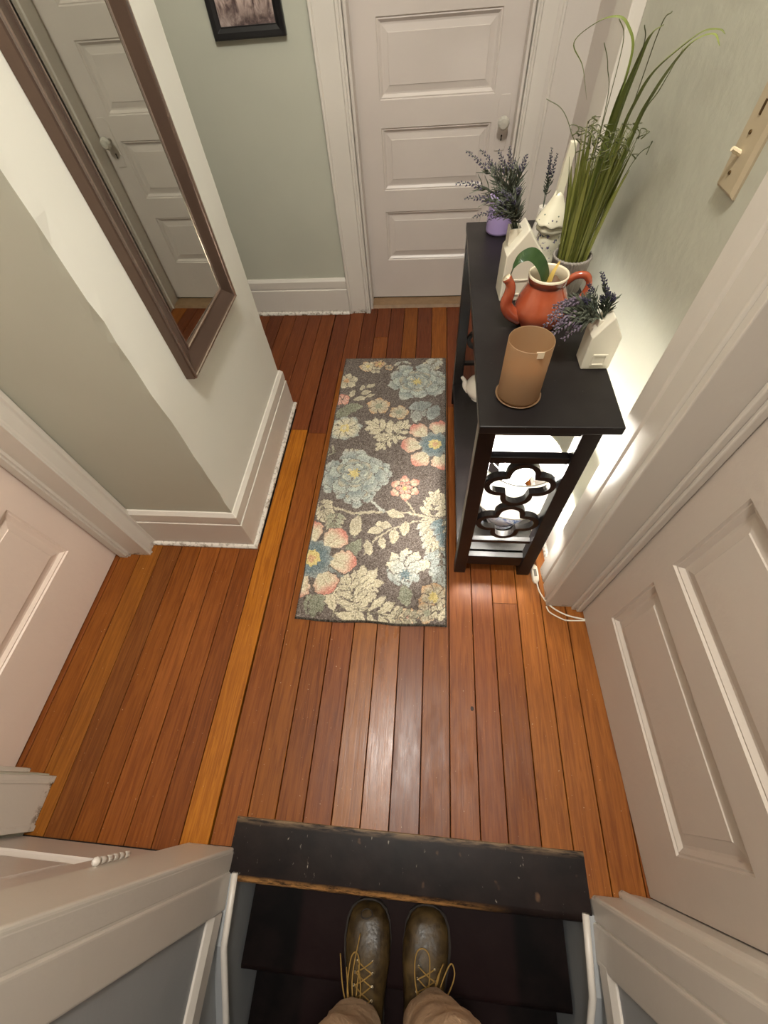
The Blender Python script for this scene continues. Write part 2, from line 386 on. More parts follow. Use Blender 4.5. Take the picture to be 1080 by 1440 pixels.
# ---- baseboards: board, bead line, cap, shoe
def base(name, path, h=.232, mat=WHITE_D):
    """path: list of (x,y) along the wall foot; board is to the left of the direction of travel... offset given by normal"""
    prof = [(0, 0), (.034, 0), (.034, .008), (.028, .014), (.020, .016), (.020, h*.70), (.016, h*.715), (.016, h*.73), (.018, h*.75), (.018, h*.93), (.008, h), (0, h)]
    rings = []
    P = [Vector((*p, 0)) for p in path]
    for i, p in enumerate(P):
        d0 = (P[i]-P[i-1]).normalized() if i else (P[1]-P[0]).normalized()
        d1 = (P[i+1]-P[i]).normalized() if i < len(P)-1 else d0
        n0 = Vector((d0.y, -d0.x, 0)); n1 = Vector((d1.y, -d1.x, 0)); nn = (n0+n1).normalized(); k = 1/max(.3, nn.dot(n0))
        rings.append([p+nn*(a*k)+Vector((0, 0, z)) for a, z in prof])
    return st(mk(name, B().loft(rings), mat, bevel=.0012))
base('baseboard_middle', [(-1.16, .803), (-.7195, .803), (-.7195, 1.607), (-1.28, 1.607)])
base('baseboard_far', [(-2.1, 2.475), (-.503, 2.475)], .214)
base('baseboard_right', [(RX(1.57), 1.57), (RX(.735), .735)], .214)

# ---- panelled doors
def door(name, o, u, n, width, z0, panels, px0, px1, t=.04, mat=DOORW, top=2.05):
    """leaf frame (stiles and rails) plus raised panels as children; u along the leaf, n out of its face"""
    o, u, n = Vector(o), Vector(u).normalized(), Vector(n).normalized(); zv = Vector((0, 0, 1))
    def P(a, z, d): return o+u*a+n*d+zv*z
    def bx(b, a0, a1, zz0, zz1, d0, d1):
        return b.add([P(a0,zz0,d0),P(a1,zz0,d0),P(a1,zz1,d0),P(a0,zz1,d0),P(a0,zz0,d1),P(a1,zz0,d1),P(a1,zz1,d1),P(a0,zz1,d1)],
                     [(0,3,2,1),(4,5,6,7),(0,1,5,4),(1,2,6,5),(2,3,7,6),(3,0,4,7)])
    b = B(); bx(b, 0, px0, z0, top, -t, 0); bx(b, px1, width, z0, top, -t, 0)
    zs = [z0]+[z for p in panels for z in p]+[top]
    for i in range(0, len(zs), 2): bx(b, px0, px1, zs[i], zs[i+1], -t, 0)
    leaf = st(mk(name, b, mat))
    for (a, c) in panels:                       # moulding slope down to the panel, then raised field
        def ring(i, d): return [P(px0+i, a+i, d), P(px1-i, a+i, d), P(px1-i, c-i, d), P(px0+i, c-i, d)]
        rs = [ring(0, -.0005), ring(.004, -.005), ring(.008, -.004), ring(.018, -.012), ring(.024, -.0125), ring(.045, -.0085), ring(.047, -.0065), ring(min((c-a)/2, (px1-px0)/2)-.004, -.0065)]
        q = B(); q.loft([[tuple(v) for v in r] for r in rs], cap=False); nn = len(q.v); q.f.append((nn-4, nn-3, nn-2, nn-1))
        mk('panel', q, mat, leaf)
    return leaf
pan = [(.243+.346*i, .493+.346*i) for i in range(5)]
d_far = door('door_1', (-.366, 2.598, 0), (1, 0, 0), (0, -1, 0), .728, .022, pan, .108, .622)
METAL = simple('old_nickel', S(150, 140, 125), .35, .9)
kb = B().lathe([(.006, 0), (.010, .004), (.0095, .02), (.007, .028), (.008, .032)], (0, 0, 0), 16)
def turn(b, loc, ax):    # lathe made along z -> along ax
    q = Vector((0, 0, 1)).rotation_difference(Vector(ax)).to_matrix(); b.v = [tuple(q @ Vector(v)+Vector(loc)) for v in b.v]; return b
KX, KZ = .306, .846
mk('escutcheon', B().prism([(-.024, -.10), (.024, -.10), (.028, -.06), (.028, .08), (.02, .098), (-.02, .098), (-.028, .08), (-.028, -.06)], (KX, 2.598, KZ-.012), (1, 0, 0), (0, 0, 1), (0, -.004, 0)), DOORW, d_far, bevel=.0015)
mk('knob_shank', turn(kb, (KX, 2.595, KZ), (0, -1, 0)), METAL, d_far, smooth=True)
GLK = NT('glass_knob', .08, color=S(226, 220, 206)); GLK.b.inputs['Transmission Weight'].default_value = .35; GLK.b.inputs['IOR'].default_value = 1.5
mk('glass_knob', turn(B().lathe([(0, .02), (.012, .020), (.022, .028), (.0265, .040), (.0265, .046), (.018, .056), (0, .058)], (0, 0, 0), 12), (KX, 2.59, KZ), (0, -1, 0)), GLK.m, d_far)
mk('keyhole', B().prism([(-.003, -.012), (.003, -.012), (.002, .0), (.004, .006), (0, .01), (-.004, .006), (-.002, 0)], (KX+.003, 2.5935, KZ-.062), (1, 0, 0), (0, 0, 1), (0, -.0012, 0)), simple('keyhole_black', S(20, 16, 14), .8), d_far)
pan2 = [(.225+.372*i, .50+.372*i) for i in range(5)]
door('door_2', (-1.287, -.060, 0), (0, 1, 0), (1, 0, 0), .778, .006, pan2, .105, .677, mat=DOORP, top=2.085)
ang = math.atan2(.583+.2, .575-.611); uu = Vector((math.cos(ang), math.sin(ang), 0))
pan3 = [(.205+.368*i, .477+.368*i) for i in range(5)]
d3 = door('door_3', (.613, -.197, 0), uu, (-uu.y, uu.x, 0), .782, .004, pan3, .105, .675, mat=DOOR_DIM, top=2.09)
d4 = door('door_4', (-.660, -.216, 0), (-1, 0, 0), (0, 1, 0), .50, .010, [(.20+.60*i, .68+.60*i) for i in range(3)], .128, .40, top=2.05)
hb = B()
for k_ in range(5): hb.lathe([(0, 0), (.0062, 0), (.0070, .001), (.0070, .019), (.0062, .020), (0, .020)], (-.652, -.183, .310+k_*.0212), 12)
hb.lathe([(0, 0), (.005, 0), (.0085, .005), (.0085, .010), (.004, .016), (0, .017)], (-.652, -.183, .418), 12)
mk('hinge', hb, WHITE, d4, smooth='auto')
# door in the far right opening (recessed)
b5 = B().box(.588, .61, 1.76, 2.46, .01, 2.05)
d5 = st(mk('door_5', b5, DOORW))

# ---- stairs
stairs = sroot('trim_stairs', (0, -.2, 0))
NP = [(-.117, -.034), (-.117, .001), (-.119, .0035), (-.245, .0035)]
for i in range(1, 8):
    a = math.pi*i/8; NP.append((-.245-.0195*math.sin(a), -.0155+.019*math.cos(a)))
NP.append((-.245, -.034))
mk('nosing', B().prism(NP, (-.523, 0, 0), Y, (0, 0, 1), (.983, 0, 0)), NOSE, stairs, smooth='auto')
RISE, RUN = .19, .228
for i in range(7):
    z1 = -RISE*i; z0 = -RISE*(i+1); yr = -.236-RUN*i
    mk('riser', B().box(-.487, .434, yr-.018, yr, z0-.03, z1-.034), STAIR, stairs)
    tp = [(yr+.0, z0-.03), (yr+.0, z0), (yr-RUN-.004, z0)]
    for j in range(1, 6):
        a = math.pi*j/6; tp.append((yr-RUN-.004-.015*math.sin(a), z0-.015+.015*math.cos(a)))
    tp.append((yr-RUN-.004, z0-.03))
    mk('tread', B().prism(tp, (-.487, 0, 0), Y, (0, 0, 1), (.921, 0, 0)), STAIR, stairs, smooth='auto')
def skirt(xa, xb, xc):
    # sloping string board with a cap bead
    ln = [(-.245, .004), (-.40, -.03), (-2.35, -1.655)]
    pts = ln+[(-2.35, -2.0), (-.60, -.62), (-.245, -.3)]
    mk('skirt_board', B().prism(pts, (xa, 0, 0), Y, (0, 0, 1), (xb-xa, 0, 0)), GREY_SHADE, stairs, bevel=.003)
    mk('skirt_cap', B().tube([(xb, -.243, .010), (xb, -.398, -.024), (xb, -2.34, -1.645)], .009, 8), WHITE, stairs, smooth=True)
    d = 1 if xa < xb else -1
    mk('skirt_moulding', B().prism([(0, 0), (.016, 0), (.016, .05), (.006, .07), (0, .07)], (xc, -.327, 0.0), (d, 0, 0), (0, 0, 1), (0, -1.9, 0)), WHITE, stairs, bevel=.002)
skirt(-.530, -.494, -.5245); skirt(.480, .442, .4755)

# ================================================================== RUG (flower pattern is print: colour per pile tuft)
def rug():
    RX0, RX1, RY0, RY1 = -.4715, .0945, .482, 2.000
    st_ = .0026; nx, ny = int((RX1-RX0)/st_), int((RY1-RY0)/st_)
    gx = np.linspace(RX0, RX1, nx); gy = np.linspace(RY0, RY1, ny)
    PX, PY = np.meshgrid(gx, gy)
    rs = np.random.RandomState(5)
    def smooth_noise(n1, n2, k):
        g = rs.rand(n2+2, n1+2); xi = np.linspace(0, n1, nx); yi = np.linspace(0, n2, ny)
        x0 = xi.astype(int); y0 = yi.astype(int); fx = xi-x0; fy = yi-y0
        fx = fx*fx*(3-2*fx); fy = fy*fy*(3-2*fy)
        A = g[y0][:, x0]; Bq = g[y0][:, x0+1]; C = g[y0+1][:, x0]; Dq = g[y0+1][:, x0+1]
        return ((A*(1-fx)+Bq*fx)*(1-fy)[:, None]+(C*(1-fx)+Dq*fx)*fy[:, None]-.5)*k
    wx = smooth_noise(40, 105, .009)+smooth_noise(110, 290, .005); wy = smooth_noise(40, 105, .009)+smooth_noise(110, 290, .005)
    QX, QY = PX+wx, PY+wy
    c = lambda *v: np.array(v, float)
    GND, CR, CR2, BL, BL2, DB = c(104, 94, 87), c(196, 186, 160), c(176, 166, 144), c(172, 172, 162), c(152, 156, 150), c(108, 120, 122)
    PK, PK2, YE, OR, GG = c(192, 126, 112), c(204, 162, 144), c(200, 182, 124), c(192, 154, 118), c(146, 146, 126)
    img = np.tile(GND, (ny, nx, 1)); mott = smooth_noise(120, 320, 1)
    img += mott[..., None]*26
    def put(mask, col): img[mask] = (col[mask] if getattr(col, 'ndim', 1) == 3 else col)
    def lerp(a, b, t): return a+(b-a)*np.clip(t, 0, 1)[..., None]
    def petal(cx, cy, ang, L, W, ca, cb, power=.75, ruff=.0, gap=.0042):
        dx, dy = QX-cx, QY-cy; t = (dx*math.cos(ang)+dy*math.sin(ang))/L; s_ = (-dx*math.sin(ang)+dy*math.cos(ang))
        tt = np.clip(t, 1e-4, .9999); wdt = W*np.sin(np.pi*tt**power)**.7
        if ruff: wdt = wdt*(1+ruff*np.sin(t*26+s_*60))
        if gap: put((t > -.02) & (t < 1+gap/L) & (np.abs(s_) < wdt+gap), GND*.97+mott[..., None]*20)
        mk_ = (t > 0) & (t < 1) & (np.abs(s_) < wdt)
        m_ = np.maximum((t-.52)/.48, (np.abs(s_)/np.maximum(wdt, 1e-4)-.35)*.9*(t+.25)); m_ = np.clip(m_, 0, 1); m_ = m_*m_*(3-2*m_)
        put(mk_, lerp(ca, cb, m_))
        vein = mk_ & (np.abs(s_) < .0016) & (t < .7); put(vein, lerp(ca, cb, t*.6)*.86)
    def disc(cx, cy, r, col, ruff=.12):
        a = np.arctan2(QY-cy, QX-cx); d = np.hypot(QX-cx, QY-cy)*(1+ruff*np.sin(a*9))
        put(d < r, col)
    def stem(pts, w_, col):
        for (x0, y0), (x1, y1) in zip(pts[:-1], pts[1:]):
            vx, vy = x1-x0, y1-y0; l2 = vx*vx+vy*vy; t = np.clip(((QX-x0)*vx+(QY-y0)*vy)/l2, 0, 1)
            put(np.hypot(QX-x0-t*vx, QY-y0-t*vy) < w_, col)
    R = math.radians
    def flower(cx, cy, r, n, a0, ca, cb, wid=.42, cen=None, r0=.1, power=1.25):
        for i in range(n): petal(cx+r*r0*math.cos(R(a0+360*i/n)), cy+r*r0*math.sin(R(a0+360*i/n)), R(a0+360*i/n), r*(1-r0)*rs.uniform(.92, 1.06), r*wid, ca, cb, power, .06)
        if cen:
            for rr, col in cen: disc(cx, cy, r*rr, col)
    def peony(cx, cy, r, sq=1.0, cen=True):
        PB = c(130, 138, 134)
        for ring, (n, f, ca, cb) in enumerate([(9, 1.0, PB, BL), (7, .80, BL2, c(176, 180, 168)), (6, .60, PB, CR2), (5, .40, BL2, c(186, 186, 168))]):
            for i in range(n):
                a = R(360*i/n+ring*23+rs.uniform(-8, 8)); L = r*f*rs.uniform(.86, 1.1)
                petal(cx+.22*L*math.cos(a), cy+.22*L*math.sin(a)*sq, a, L*.80, r*.25*(1.1-.12*ring), ca, cb, 1.7, .10, .0026)
        if cen: disc(cx, cy, r*.15, YE*.96, .3)
        disc(cx-.2*r, cy+.02, r*.06, CR)
    def leafy(cx, cy, ang, L, col, col2, n=4, wid=.28):
        for i in range(n):
            t = (i+.3)/n
            for sgn in (-1, 1):
                x, y = cx+math.cos(ang)*L*t*.8, cy+math.sin(ang)*L*t*.8
                petal(x, y, ang+sgn*R(58-16*t), L*(.50-.2*t), L*wid*.25, col2, col, 1.3, .12, .0022)
        petal(cx+math.cos(ang)*L*.5, cy+math.sin(ang)*L*.5, ang, L*.55, L*wid*.26, col2, col, 1.2, .1, .0022)
        stem([(cx, cy), (cx+math.cos(ang)*L*.85, cy+math.sin(ang)*L*.85)], .0018, CR2*.72)
    # stems and small foliage
    stem([(-.39, .981), (-.30, .955), (-.171, .967), (-.07, .965), (.023, .943), (.06, .90)], .0055, CR2)
    stem([(-.30, 1.10), (-.23, 1.02), (-.171, .967)], .007, BL); stem([(-.089, 1.09), (-.075, 1.02), (-.03, .955)], .004, CR2)
    stem([(.023, .943), (-.10, .90), (-.19, .84), (-.235, .76)], .004, CR2); stem([(-.278, .95), (-.285, .84)], .004, GG)
    for x, y, a, L in ((-.278, .945, -95, .10), (-.128, .895, 172, .075), (-.085, .945, 160, .08), (-.165, .875, 185, .07), (-.235, .825, -70, .075), (-.176, .845, -75, .062), (-.118, .885, -95, .07), (-.075, .925, -95, .07), (-.388, .735, 92, .05), (-.395, 1.735, -95, .06), (-.343, 1.775, -100, .05), (-.28, 1.78, -150, .055), (-.355, 1.705, 20, .06), (-.385, 1.66, 12, .07), (-.325, 1.68, 25, .05)):
        petal(x, y, R(a), L, L*.26, CR2, CR, 1.0)
    # grey-green leaves
    for x, y, a, L, col in ((-.455, 1.52, 55, .11, GG), (-.44, 1.585, 12, .11, GG), (-.395, .49, 110, .10, GG), (-.41, .50, 70, .10, GG), (.0, 1.55, 150, .10, BL), (.02, 1.63, 195, .12, BL2), (-.05, 1.585, 265, .09, BL), (.05, 1.62, 250, .11, BL2), (-.30, .63, 120, .12, BL2), (-.31, .74, 60, .10, GG), (-.07, .64, -80, .085, GG)):
        petal(x, y, R(a), L, L*.3, col*.86, col, 1.0, .08)
    leafy(-.13, 1.40, R(150), .20, CR2, CR, 4, .34); leafy(-.17, 1.38, R(60), .15, CR2, CR, 3, .32); leafy(-.16, 1.42, R(235), .13, CR2, CR, 3, .34)
    leafy(-.33, .50, R(52), .24, CR2, CR, 5, .34); leafy(-.25, .53, R(-8), .20, CR2, CR, 4, .3); leafy(-.25, .54, R(110), .15, CR2, CR, 4, .3)
    leafy(.035, .94, R(82), .15, CR, CR2, 4, .36); leafy(.045, .95, R(-88), .19, BL, CR2, 5, .36); leafy(.065, .80, R(-85), .17, BL, BL2, 4, .4); leafy(.08,.95,R(-80),.16,BL2,DB,4,.4)
    leafy(-.465, 1.02, R(-60), .13, CR, CR2, 4, .36); leafy(-.38, .96, R(-85), .12, CR2, GG, 4, .36); leafy(-.43, 1.30, R(170), .08, CR2, GG, 3); leafy(-.40, 1.27, R(10), .12, CR2, BL, 4, .3)
    leafy(-.0, 1.90, R(65), .13, CR, CR2, 4, .4); leafy(.05, 1.99, R(-120), .12, CR2, BL, 4, .4); leafy(-.15, 1.98, R(-80), .12, CR2, BL, 3)
    # flowers
    peony(-.30, 1.07, .085, 1, False); peony(-.395, 1.14, .085, 1, False); peony(-.235, 1.17, .09, 1, False); peony(-.322, 1.172, .140); peony(.045, 1.80, .095, 1, False); peony(-.060, 1.80, .145, .9)
    flower(-.405, 1.455, .085, 8, 10, CR, BL2, .34, [(.30, YE), (.14, CR)]); 
    flower(-.248, 1.613, .064, 5, 90, CR2, OR, .40, [(.28, GG)]); flower(-.144, 1.569, .052, 5, 70, CR2, OR, .40, [(.28, GG)])
    flower(-.337, 1.925, .050, 5, 40, CR, OR, .40, [(.25, YE)]); flower(-.272, 1.945, .038, 5, 80, OR, CR2, .40, [(.25, YE)]); flower(-.215, 1.915, .025, 5, 0, CR2, OR, .4)
    flower(-.289, 1.895, .03, 4, 40, CR2, CR, .4)
    flower(-.440, 1.805, .060, 6, 20, CR2, CR, .36, [(.25, OR)]); flower(-.445, 1.660, .045, 5, 100, PK2, PK, .42)
    flower(-.089, 1.096, .070, 6, 95, CR, PK, .30, None); flower(-.089, 1.096, .038, 6, 65, PK2, PK, .30, [(.3, YE)])
    for (fx, fy, fr, a0, n_) in ((.040, 1.356, .158, 80, 7), (-.447, .733, .178, 100, 7)):
        for i in range(n_):
            a = R(a0+360*i/n_); petal(fx+fr*.34*math.cos(a), fy+fr*.34*math.sin(a), a, fr*.68*rs.uniform(.94, 1.06), fr*.29, CR*1.0, PK, 1.35, .06, .005)
        for i in range(10):
            a = R(36*i); petal(fx, fy, a, fr*.50, fr*.15, DB, BL2*.92, 1.4, .1, 0)
        disc(fx, fy, fr*.32, DB*1.02, .15); disc(fx, fy, fr*.19, YE, .08); disc(fx, fy, fr*.09, OR, .1)
    # tulip
    for a, L in ((200, .07), (250, .085), (285, .085), (330, .07), (225, .08), (310, .08)): petal(-.072, .715, R(a), L, .03, BL, BL2, 1.3, .1)
    for a, L in ((130, .095), (90, .10), (60, .095), (20, .10), (160, .08)): petal(-.065, .700, R(a), L, .027, BL, CR, 1.1, .1)
    disc(-.07, .68, .018, DB, .3)
    flower(.045, .590, .062, 6, 20, CR2, OR, .40, [(.3, YE)]); flower(.02, .53, .045, 5, 50, CR2, OR, .4, [(.3, GG)]); flower(.065, .535, .035, 5, 10, CR, CR2, .4)
    flower(-.055, .512, .040, 6, 0, CR, OR, .40, [(.3, PK2)]); leafy(-.10, .505, R(8), .10, GG, CR2, 3)
    # binding
    e = np.minimum(np.minimum(PX-RX0, RX1-PX), np.minimum(PY-RY0, RY1-PY)); put(e < .006, c(70, 64, 56))
    img += (rs.rand(ny, nx, 1)-.5)*64+(rs.rand(ny, nx, 1) > .90)*-26
    img = np.clip(img*1.0, 8, 245)/255; li = np.where(img <= .04045, img/12.92, ((img+.055)/1.055)**2.4)
    z = .0105+(rs.rand(ny, nx)-.5)*.0048+smooth_noise(12, 30, .002)
    z = np.where(e < .0015, .001, np.where(e < .0055, .0095, z))
    jx = (rs.rand(ny, nx)-.5)*.0012*(e > .006); jy = (rs.rand(ny, nx)-.5)*.0012*(e > .006)
    wob = np.sin(PX*23)*.002*(PY < .9)+smooth_noise(6, 20, .003)
    verts = np.stack([PX+jx+smooth_noise(5, 18, .004), PY+jy+wob, z], -1).reshape(-1, 3)
    idx = np.arange(nx*ny).reshape(ny, nx)
    q = np.stack([idx[:-1, :-1], idx[:-1, 1:], idx[1:, 1:], idx[1:, :-1]], -1).reshape(-1, 4)
    me = D.meshes.new('runner_rug'); me.vertices.add(len(verts)); me.vertices.foreach_set('co', verts.ravel())
    me.loops.add(q.size); me.loops.foreach_set('vertex_index', q.ravel().astype(np.int32))
    me.polygons.add(len(q)); me.polygons.foreach_set('loop_start', np.arange(0, q.size, 4, dtype=np.int32))
    me.update(); me.validate()
    at = me.color_attributes.new('pile', 'FLOAT_COLOR', 'POINT')
    rgba = np.ones((nx*ny, 4), np.float32); rgba[:, :3] = li.reshape(-1, 3); at.data.foreach_set('color', rgba.ravel())
    k = NT('rug_pile', .95, spec=.1); a = k.n('ShaderNodeAttribute', attribute_name='pile'); k.color(a.outputs['Color'])
    k.b.inputs['Sheen Weight'].default_value = .15
    me.materials.append(k.m)
    o = D.objects.new('runner_rug', me); COL.objects.link(o)
    return tag(o, 'grey brown runner rug with cream, blue and pink flowers on the floorboards', 'rug')
rug()

# ================================================================== MIRROR AND PICTURE
t = thing('wall_mirror', 'tall narrow mirror in a bronze brown frame on the pale wall', 'mirror', (-.712, 1.18, .72))
FRM = simple('bronze_frame', S(104, 84, 72), .30, .55, noise=S(88, 70, 60), nscale=8)
FRI = simple('silver_lip', S(168, 150, 138), .22, .85)
GLASS = NT('mirror_glass', .02, 1.0, S(205, 208, 200)); 
y0, y1, z0, z1 = .958, 1.402, .716, 1.98
def frame_loft(prof, ya, yb, za, zb, xw):
    """picture-frame moulding; prof = (inset, height off the wall)"""
    rings = []
    for i, h in prof: rings.append([(xw+h, ya+i, za+i), (xw+h, yb-i, za+i), (xw+h, yb-i, zb-i), (xw+h, ya+i, zb-i)])
    b = B(); n = len(rings)
    b.v = [p for r in rings for p in r]
    for i in range(n-1):
        for j in range(4): b.f.append((i*4+j, i*4+(j+1) % 4, (i+1)*4+(j+1) % 4, (i+1)*4+j))
    return b
XW = -.7165
mk('frame', frame_loft([(0, .001), (0, .027), (.003, .0315), (.009, .0315), (.013, .028), (.058, .013), (.064, .013), (.066, .004)], y0, y1, z0, z1, XW), FRM, t, bevel=.0012)
mk('outer_lip', frame_loft([(.0015, .031), (.003, .0345), (.008, .0345), (.0095, .0310)], y0, y1, z0, z1, XW), FRI, t)
mk('inner_lip', frame_loft([(.0575, .0130), (.059, .0172), (.063, .0172), (.0645, .0130)], y0, y1, z0, z1, XW), FRI, t)
mk('mirror_glass', B().add([(XW+.002+a_+.022*(y_-1.18), y_, z_) for a_ in (.003, .0085) for y_, z_ in ((y0+.0635, z0+.0635), (y1-.0635, z0+.0635), (y1-.0635, z1-.0635), (y0+.0635, z1-.0635))], [(0, 3, 2, 1), (4, 5, 6, 7), (0, 1, 5, 4), (1, 2, 6, 5), (2, 3, 7, 6), (3, 0, 4, 7)]), GLASS.m, t)

t = thing('framed_picture', 'small sepia photograph in a black frame on the far wall', 'picture', (-.75, 2.47, 1.17))
def pic_frame(prof, xa, xb, za, zb, yw):
    b = B(); rings = [[(xa+i, yw-h, za+i), (xb-i, yw-h, za+i), (xb-i, yw-h, zb-i), (xa+i, yw-h, zb-i)] for i, h in prof]
    b.v = [p for r in rings for p in r]
    for i in range(len(rings)-1):
        for j in range(4): b.f.append((i*4+j, i*4+(j+1) % 4, (i+1)*4+(j+1) % 4, (i+1)*4+j))
    return b
mk('frame', pic_frame([(0, .001), (0, .018), (.004, .022), (.020, .020), (.032, .012), (.036, .012), (.036, .003)], -.898, -.602, 1.172, 1.55, 2.474), simple('black_frame', S(24, 22, 24), .35), t, bevel=.001)
k = NT('sepia_print', .35, coat=.3); p = k.pos()
g = k.n('ShaderNodeNewGeometry'); sx = k.n('ShaderNodeSeparateXYZ'); k.l(g.outputs['Position'], sx.inputs[0])
mr = k.n('ShaderNodeMapRange'); k.l(sx.outputs[2], mr.inputs[0]); mr.inputs[1].default_value = 1.215; mr.inputs[2].default_value = 1.27
n1 = k.noise(p, 26, 6, .65, .6); n2 = k.noise(k.pos(1, 1, .35), 18, 4, .6, 1.5)
ground = k.ramp(n1, [(.35, S(56, 42, 42)), (.50, S(112, 94, 90)), (.66, S(176, 158, 150))])
figs = k.ramp(n2, [(.38, S(70, 52, 52)), (.47, S(150, 130, 122)), (.56, S(190, 168, 158)), (.72, S(178, 152, 144))])
k.color(k.mix(mr.outputs[0], ground, figs))
mk('print', B().box(-.865, -.635, 2.465, 2.469, 1.205, 1.517), k.m, t)

# ================================================================== SWITCH
t = thing('light_switch', 'old ivory light switch plate on the right wall beside the door casing', 'switch', (.50, .892, 1.163))
IV = simple('ivory_bakelite', S(184, 168, 140), .35, noise=S(172, 156, 128), nscale=20)
def wallquad(inset, h, ya, yb, za, zb): 
    return [(RX(y)-h, y, z) for y, z in ((ya+inset, za+inset), (yb-inset, za+inset), (yb-inset, zb-inset), (ya+inset, zb-inset))]
b = B().loft([wallquad(0, 0, .861, .925, 1.163, 1.345), wallquad(0, .004, .861, .925, 1.163, 1.345), wallquad(.006, .0095, .861, .925, 1.163, 1.345), wallquad(.010, .0095, .861, .925, 1.163, 1.345)])
mk('plate', b, IV, t)
sy = .897
mk('toggle', B().tube([(RX(sy)-.006, sy, 1.214), (RX(sy)-.024, sy+.001, 1.222)], [.0045, .0036], 8), simple('pale_ivory', S(226, 210, 176), .3), t, smooth='auto')
SCR = simple('screw_brass', S(96, 72, 40), .4, .6)
for z in (1.190, 1.242): mk('screw', turn(B().lathe([(0, .002), (.0028, .0018), (.0032, 0)], (0, 0, 0), 10), (RX(sy)-.0095, sy, z), (-1, 0, 0)), SCR, t)
mk('toggle_slot', B().box(RX(sy)-.0102, RX(sy)-.009, sy-.003, sy+.003, 1.262, 1.280), SCR, t)

# ================================================================== CONSOLE TABLE
t = CT = thing('console_table', 'black wooden console table with quatrefoil end panels against the right wall', 'table', (.265, 1.19, 0))
TX0, TX1, TY0, TY1 = .119, .437, .692, 1.700
mk('top', B().box(TX0, TX1, TY0, TY1, .777, .800), BLACKW, t, bevel=.003)
LX = ((.121, .163), (.358, .402)); LY = ((.704, .742), (1.640, 1.678))
for xa, xb in LX:
    for ya, yb in LY: mk('leg', B().box(xa, xb, ya, yb, 0, .777), BLACKW, t, bevel=.002)
for ya, yb in ((.712, .734), (1.648, 1.670)):
    mk('end_apron', B().box(.163, .358, ya, yb, .752, .777), BLACKW, t)
    mk('upper_rail', B().box(.163, .358, ya, yb, .648, .672), BLACKW, t, bevel=.0015)
    mk('lower_rail', B().box(.163, .358, ya+.002, yb-.002, .226, .242), BLACKW, t, bevel=.0015)
    mk('bottom_rail', B().box(.163, .358, ya, yb, .062, .126), BLACKW, t, bevel=.0015)
    def quatre(cx, cz, d=.052, a=.0445, wdt=.0155):
        N = 96; out = []
        for i in range(N):
            th = 2*math.pi*i/N; best = 0
            for q in range(4):
                ca = q*math.pi/2; dd = d*math.cos(th-ca); disc = a*a-(d*math.sin(th-ca))**2
                if disc >= 0: best = max(best, dd+math.sqrt(disc))
            out.append(Vector((best*math.cos(th), best*math.sin(th)*.985)))
        inn = []
        for i in range(N):
            tg = (out[(i+2) % N]-out[(i-2) % N]).normalized(); inn.append(out[i]+Vector((-tg.y, tg.x))*wdt)
        b = B(); rings = [[(cx+p.x, y_, cz+p.y) for p in ring] for ring, y_ in ((out, ya+.001), (out, yb-.001), (inn, yb-.001), (inn, ya+.001))]
        rings.append(rings[0]); n = N
        b.v = [p for r in rings[:4] for p in r]
        for i in range(4):
            for j in range(N): b.f.append((i*N+j, i*N+(j+1) % N, ((i+1) % 4)*N+(j+1) % N, ((i+1) % 4)*N+j))
        return b
    for cz in (.549, .355): mk('quatrefoil', quatre(.2605, cz), BLACKW, t)
mk('front_apron', B().box(.126, .146, .742, 1.640, .742, .777), BLACKW, t)
mk('back_apron', B().box(.380, .398, .742, 1.640, .742, .777), BLACKW, t)
mk('lower_shelf', B().box(.123, .400, .742, 1.640, .104, .124), BLACKW, t, bevel=.0015)

# ================================================================== LAMP INSIDE THE CONSOLE
t = thing('table_lamp', 'lit table lamp with white shade and blue floral china base inside the console', 'lamp', (.30, .87, .124))
LXc, LYc = .290, .880
SH = NT('lamp_shade_fabric', .8, color=S(250, 246, 236)); tr = SH.n('ShaderNodeBsdfTranslucent'); tr.inputs[0].default_value = (.95, .92, .84, 1)
ms = SH.n('ShaderNodeMixShader'); ms.inputs[0].default_value = .05; SH.l(SH.b.outputs[0], ms.inputs[1]); SH.l(tr.outputs[0], ms.inputs[2]); SH.l(ms.outputs[0], SH.out.inputs[0])
mk('shade', B().lathe([(.1375, .210), (.139, .210), (.1255, .372), (.1240, .372)], (LXc, LYc, .124), 64), SH.m, t, smooth=True)
WIRE = simple('shade_wire', S(206, 200, 188), .4)
def circ(c, r, n=48): return [(c[0]+r*math.cos(2*math.pi*i/n), c[1]+r*math.sin(2*math.pi*i/n), c[2]) for i in range(n+1)]
mk('shade_rim', B().tube(circ((LXc, LYc, .496), .1250), .0022, 6), WIRE, t, smooth=True)
mk('shade_rim', B().tube(circ((LXc, LYc, .335), .1385), .0022, 6), WIRE, t, smooth=True)
sp = B()
for a in (.5, 2.59, 4.69): sp.tube([(LXc+.014*math.cos(a), LYc+.014*math.sin(a), .362), (LXc+.075*math.cos(a), LYc+.075*math.sin(a), .40), (LXc+.124*math.cos(a), LYc+.124*math.sin(a), .494)], .0014, 5)
mk('shade_spider', sp, WIRE, t, smooth=True)
BUL = NT('lit_bulb', .3); BUL.b.inputs['Emission Color'].default_value = (1, .97, .90, 1); BUL.b.inputs['Emission Strength'].default_value = 165
mk('bulb', B().lathe([(0, -.014), (.015, -.012), (.017, 0)]+[(.053*math.sin(a_*.19), .052-.053*math.cos(a_*.19)) for a_ in range(3, 17)]+[(0, .105)], (LXc, LYc, .372), 28), BUL.m, t, smooth=True)
mk('socket', B().lathe([(0, 0), (.010, 0), (.010, .05), (.014, .055), (.014, .092), (.012, .097), (0, .097)], (LXc, LYc, .302), 20), simple('white_socket', S(226, 216, 200), .4), t, smooth='auto')
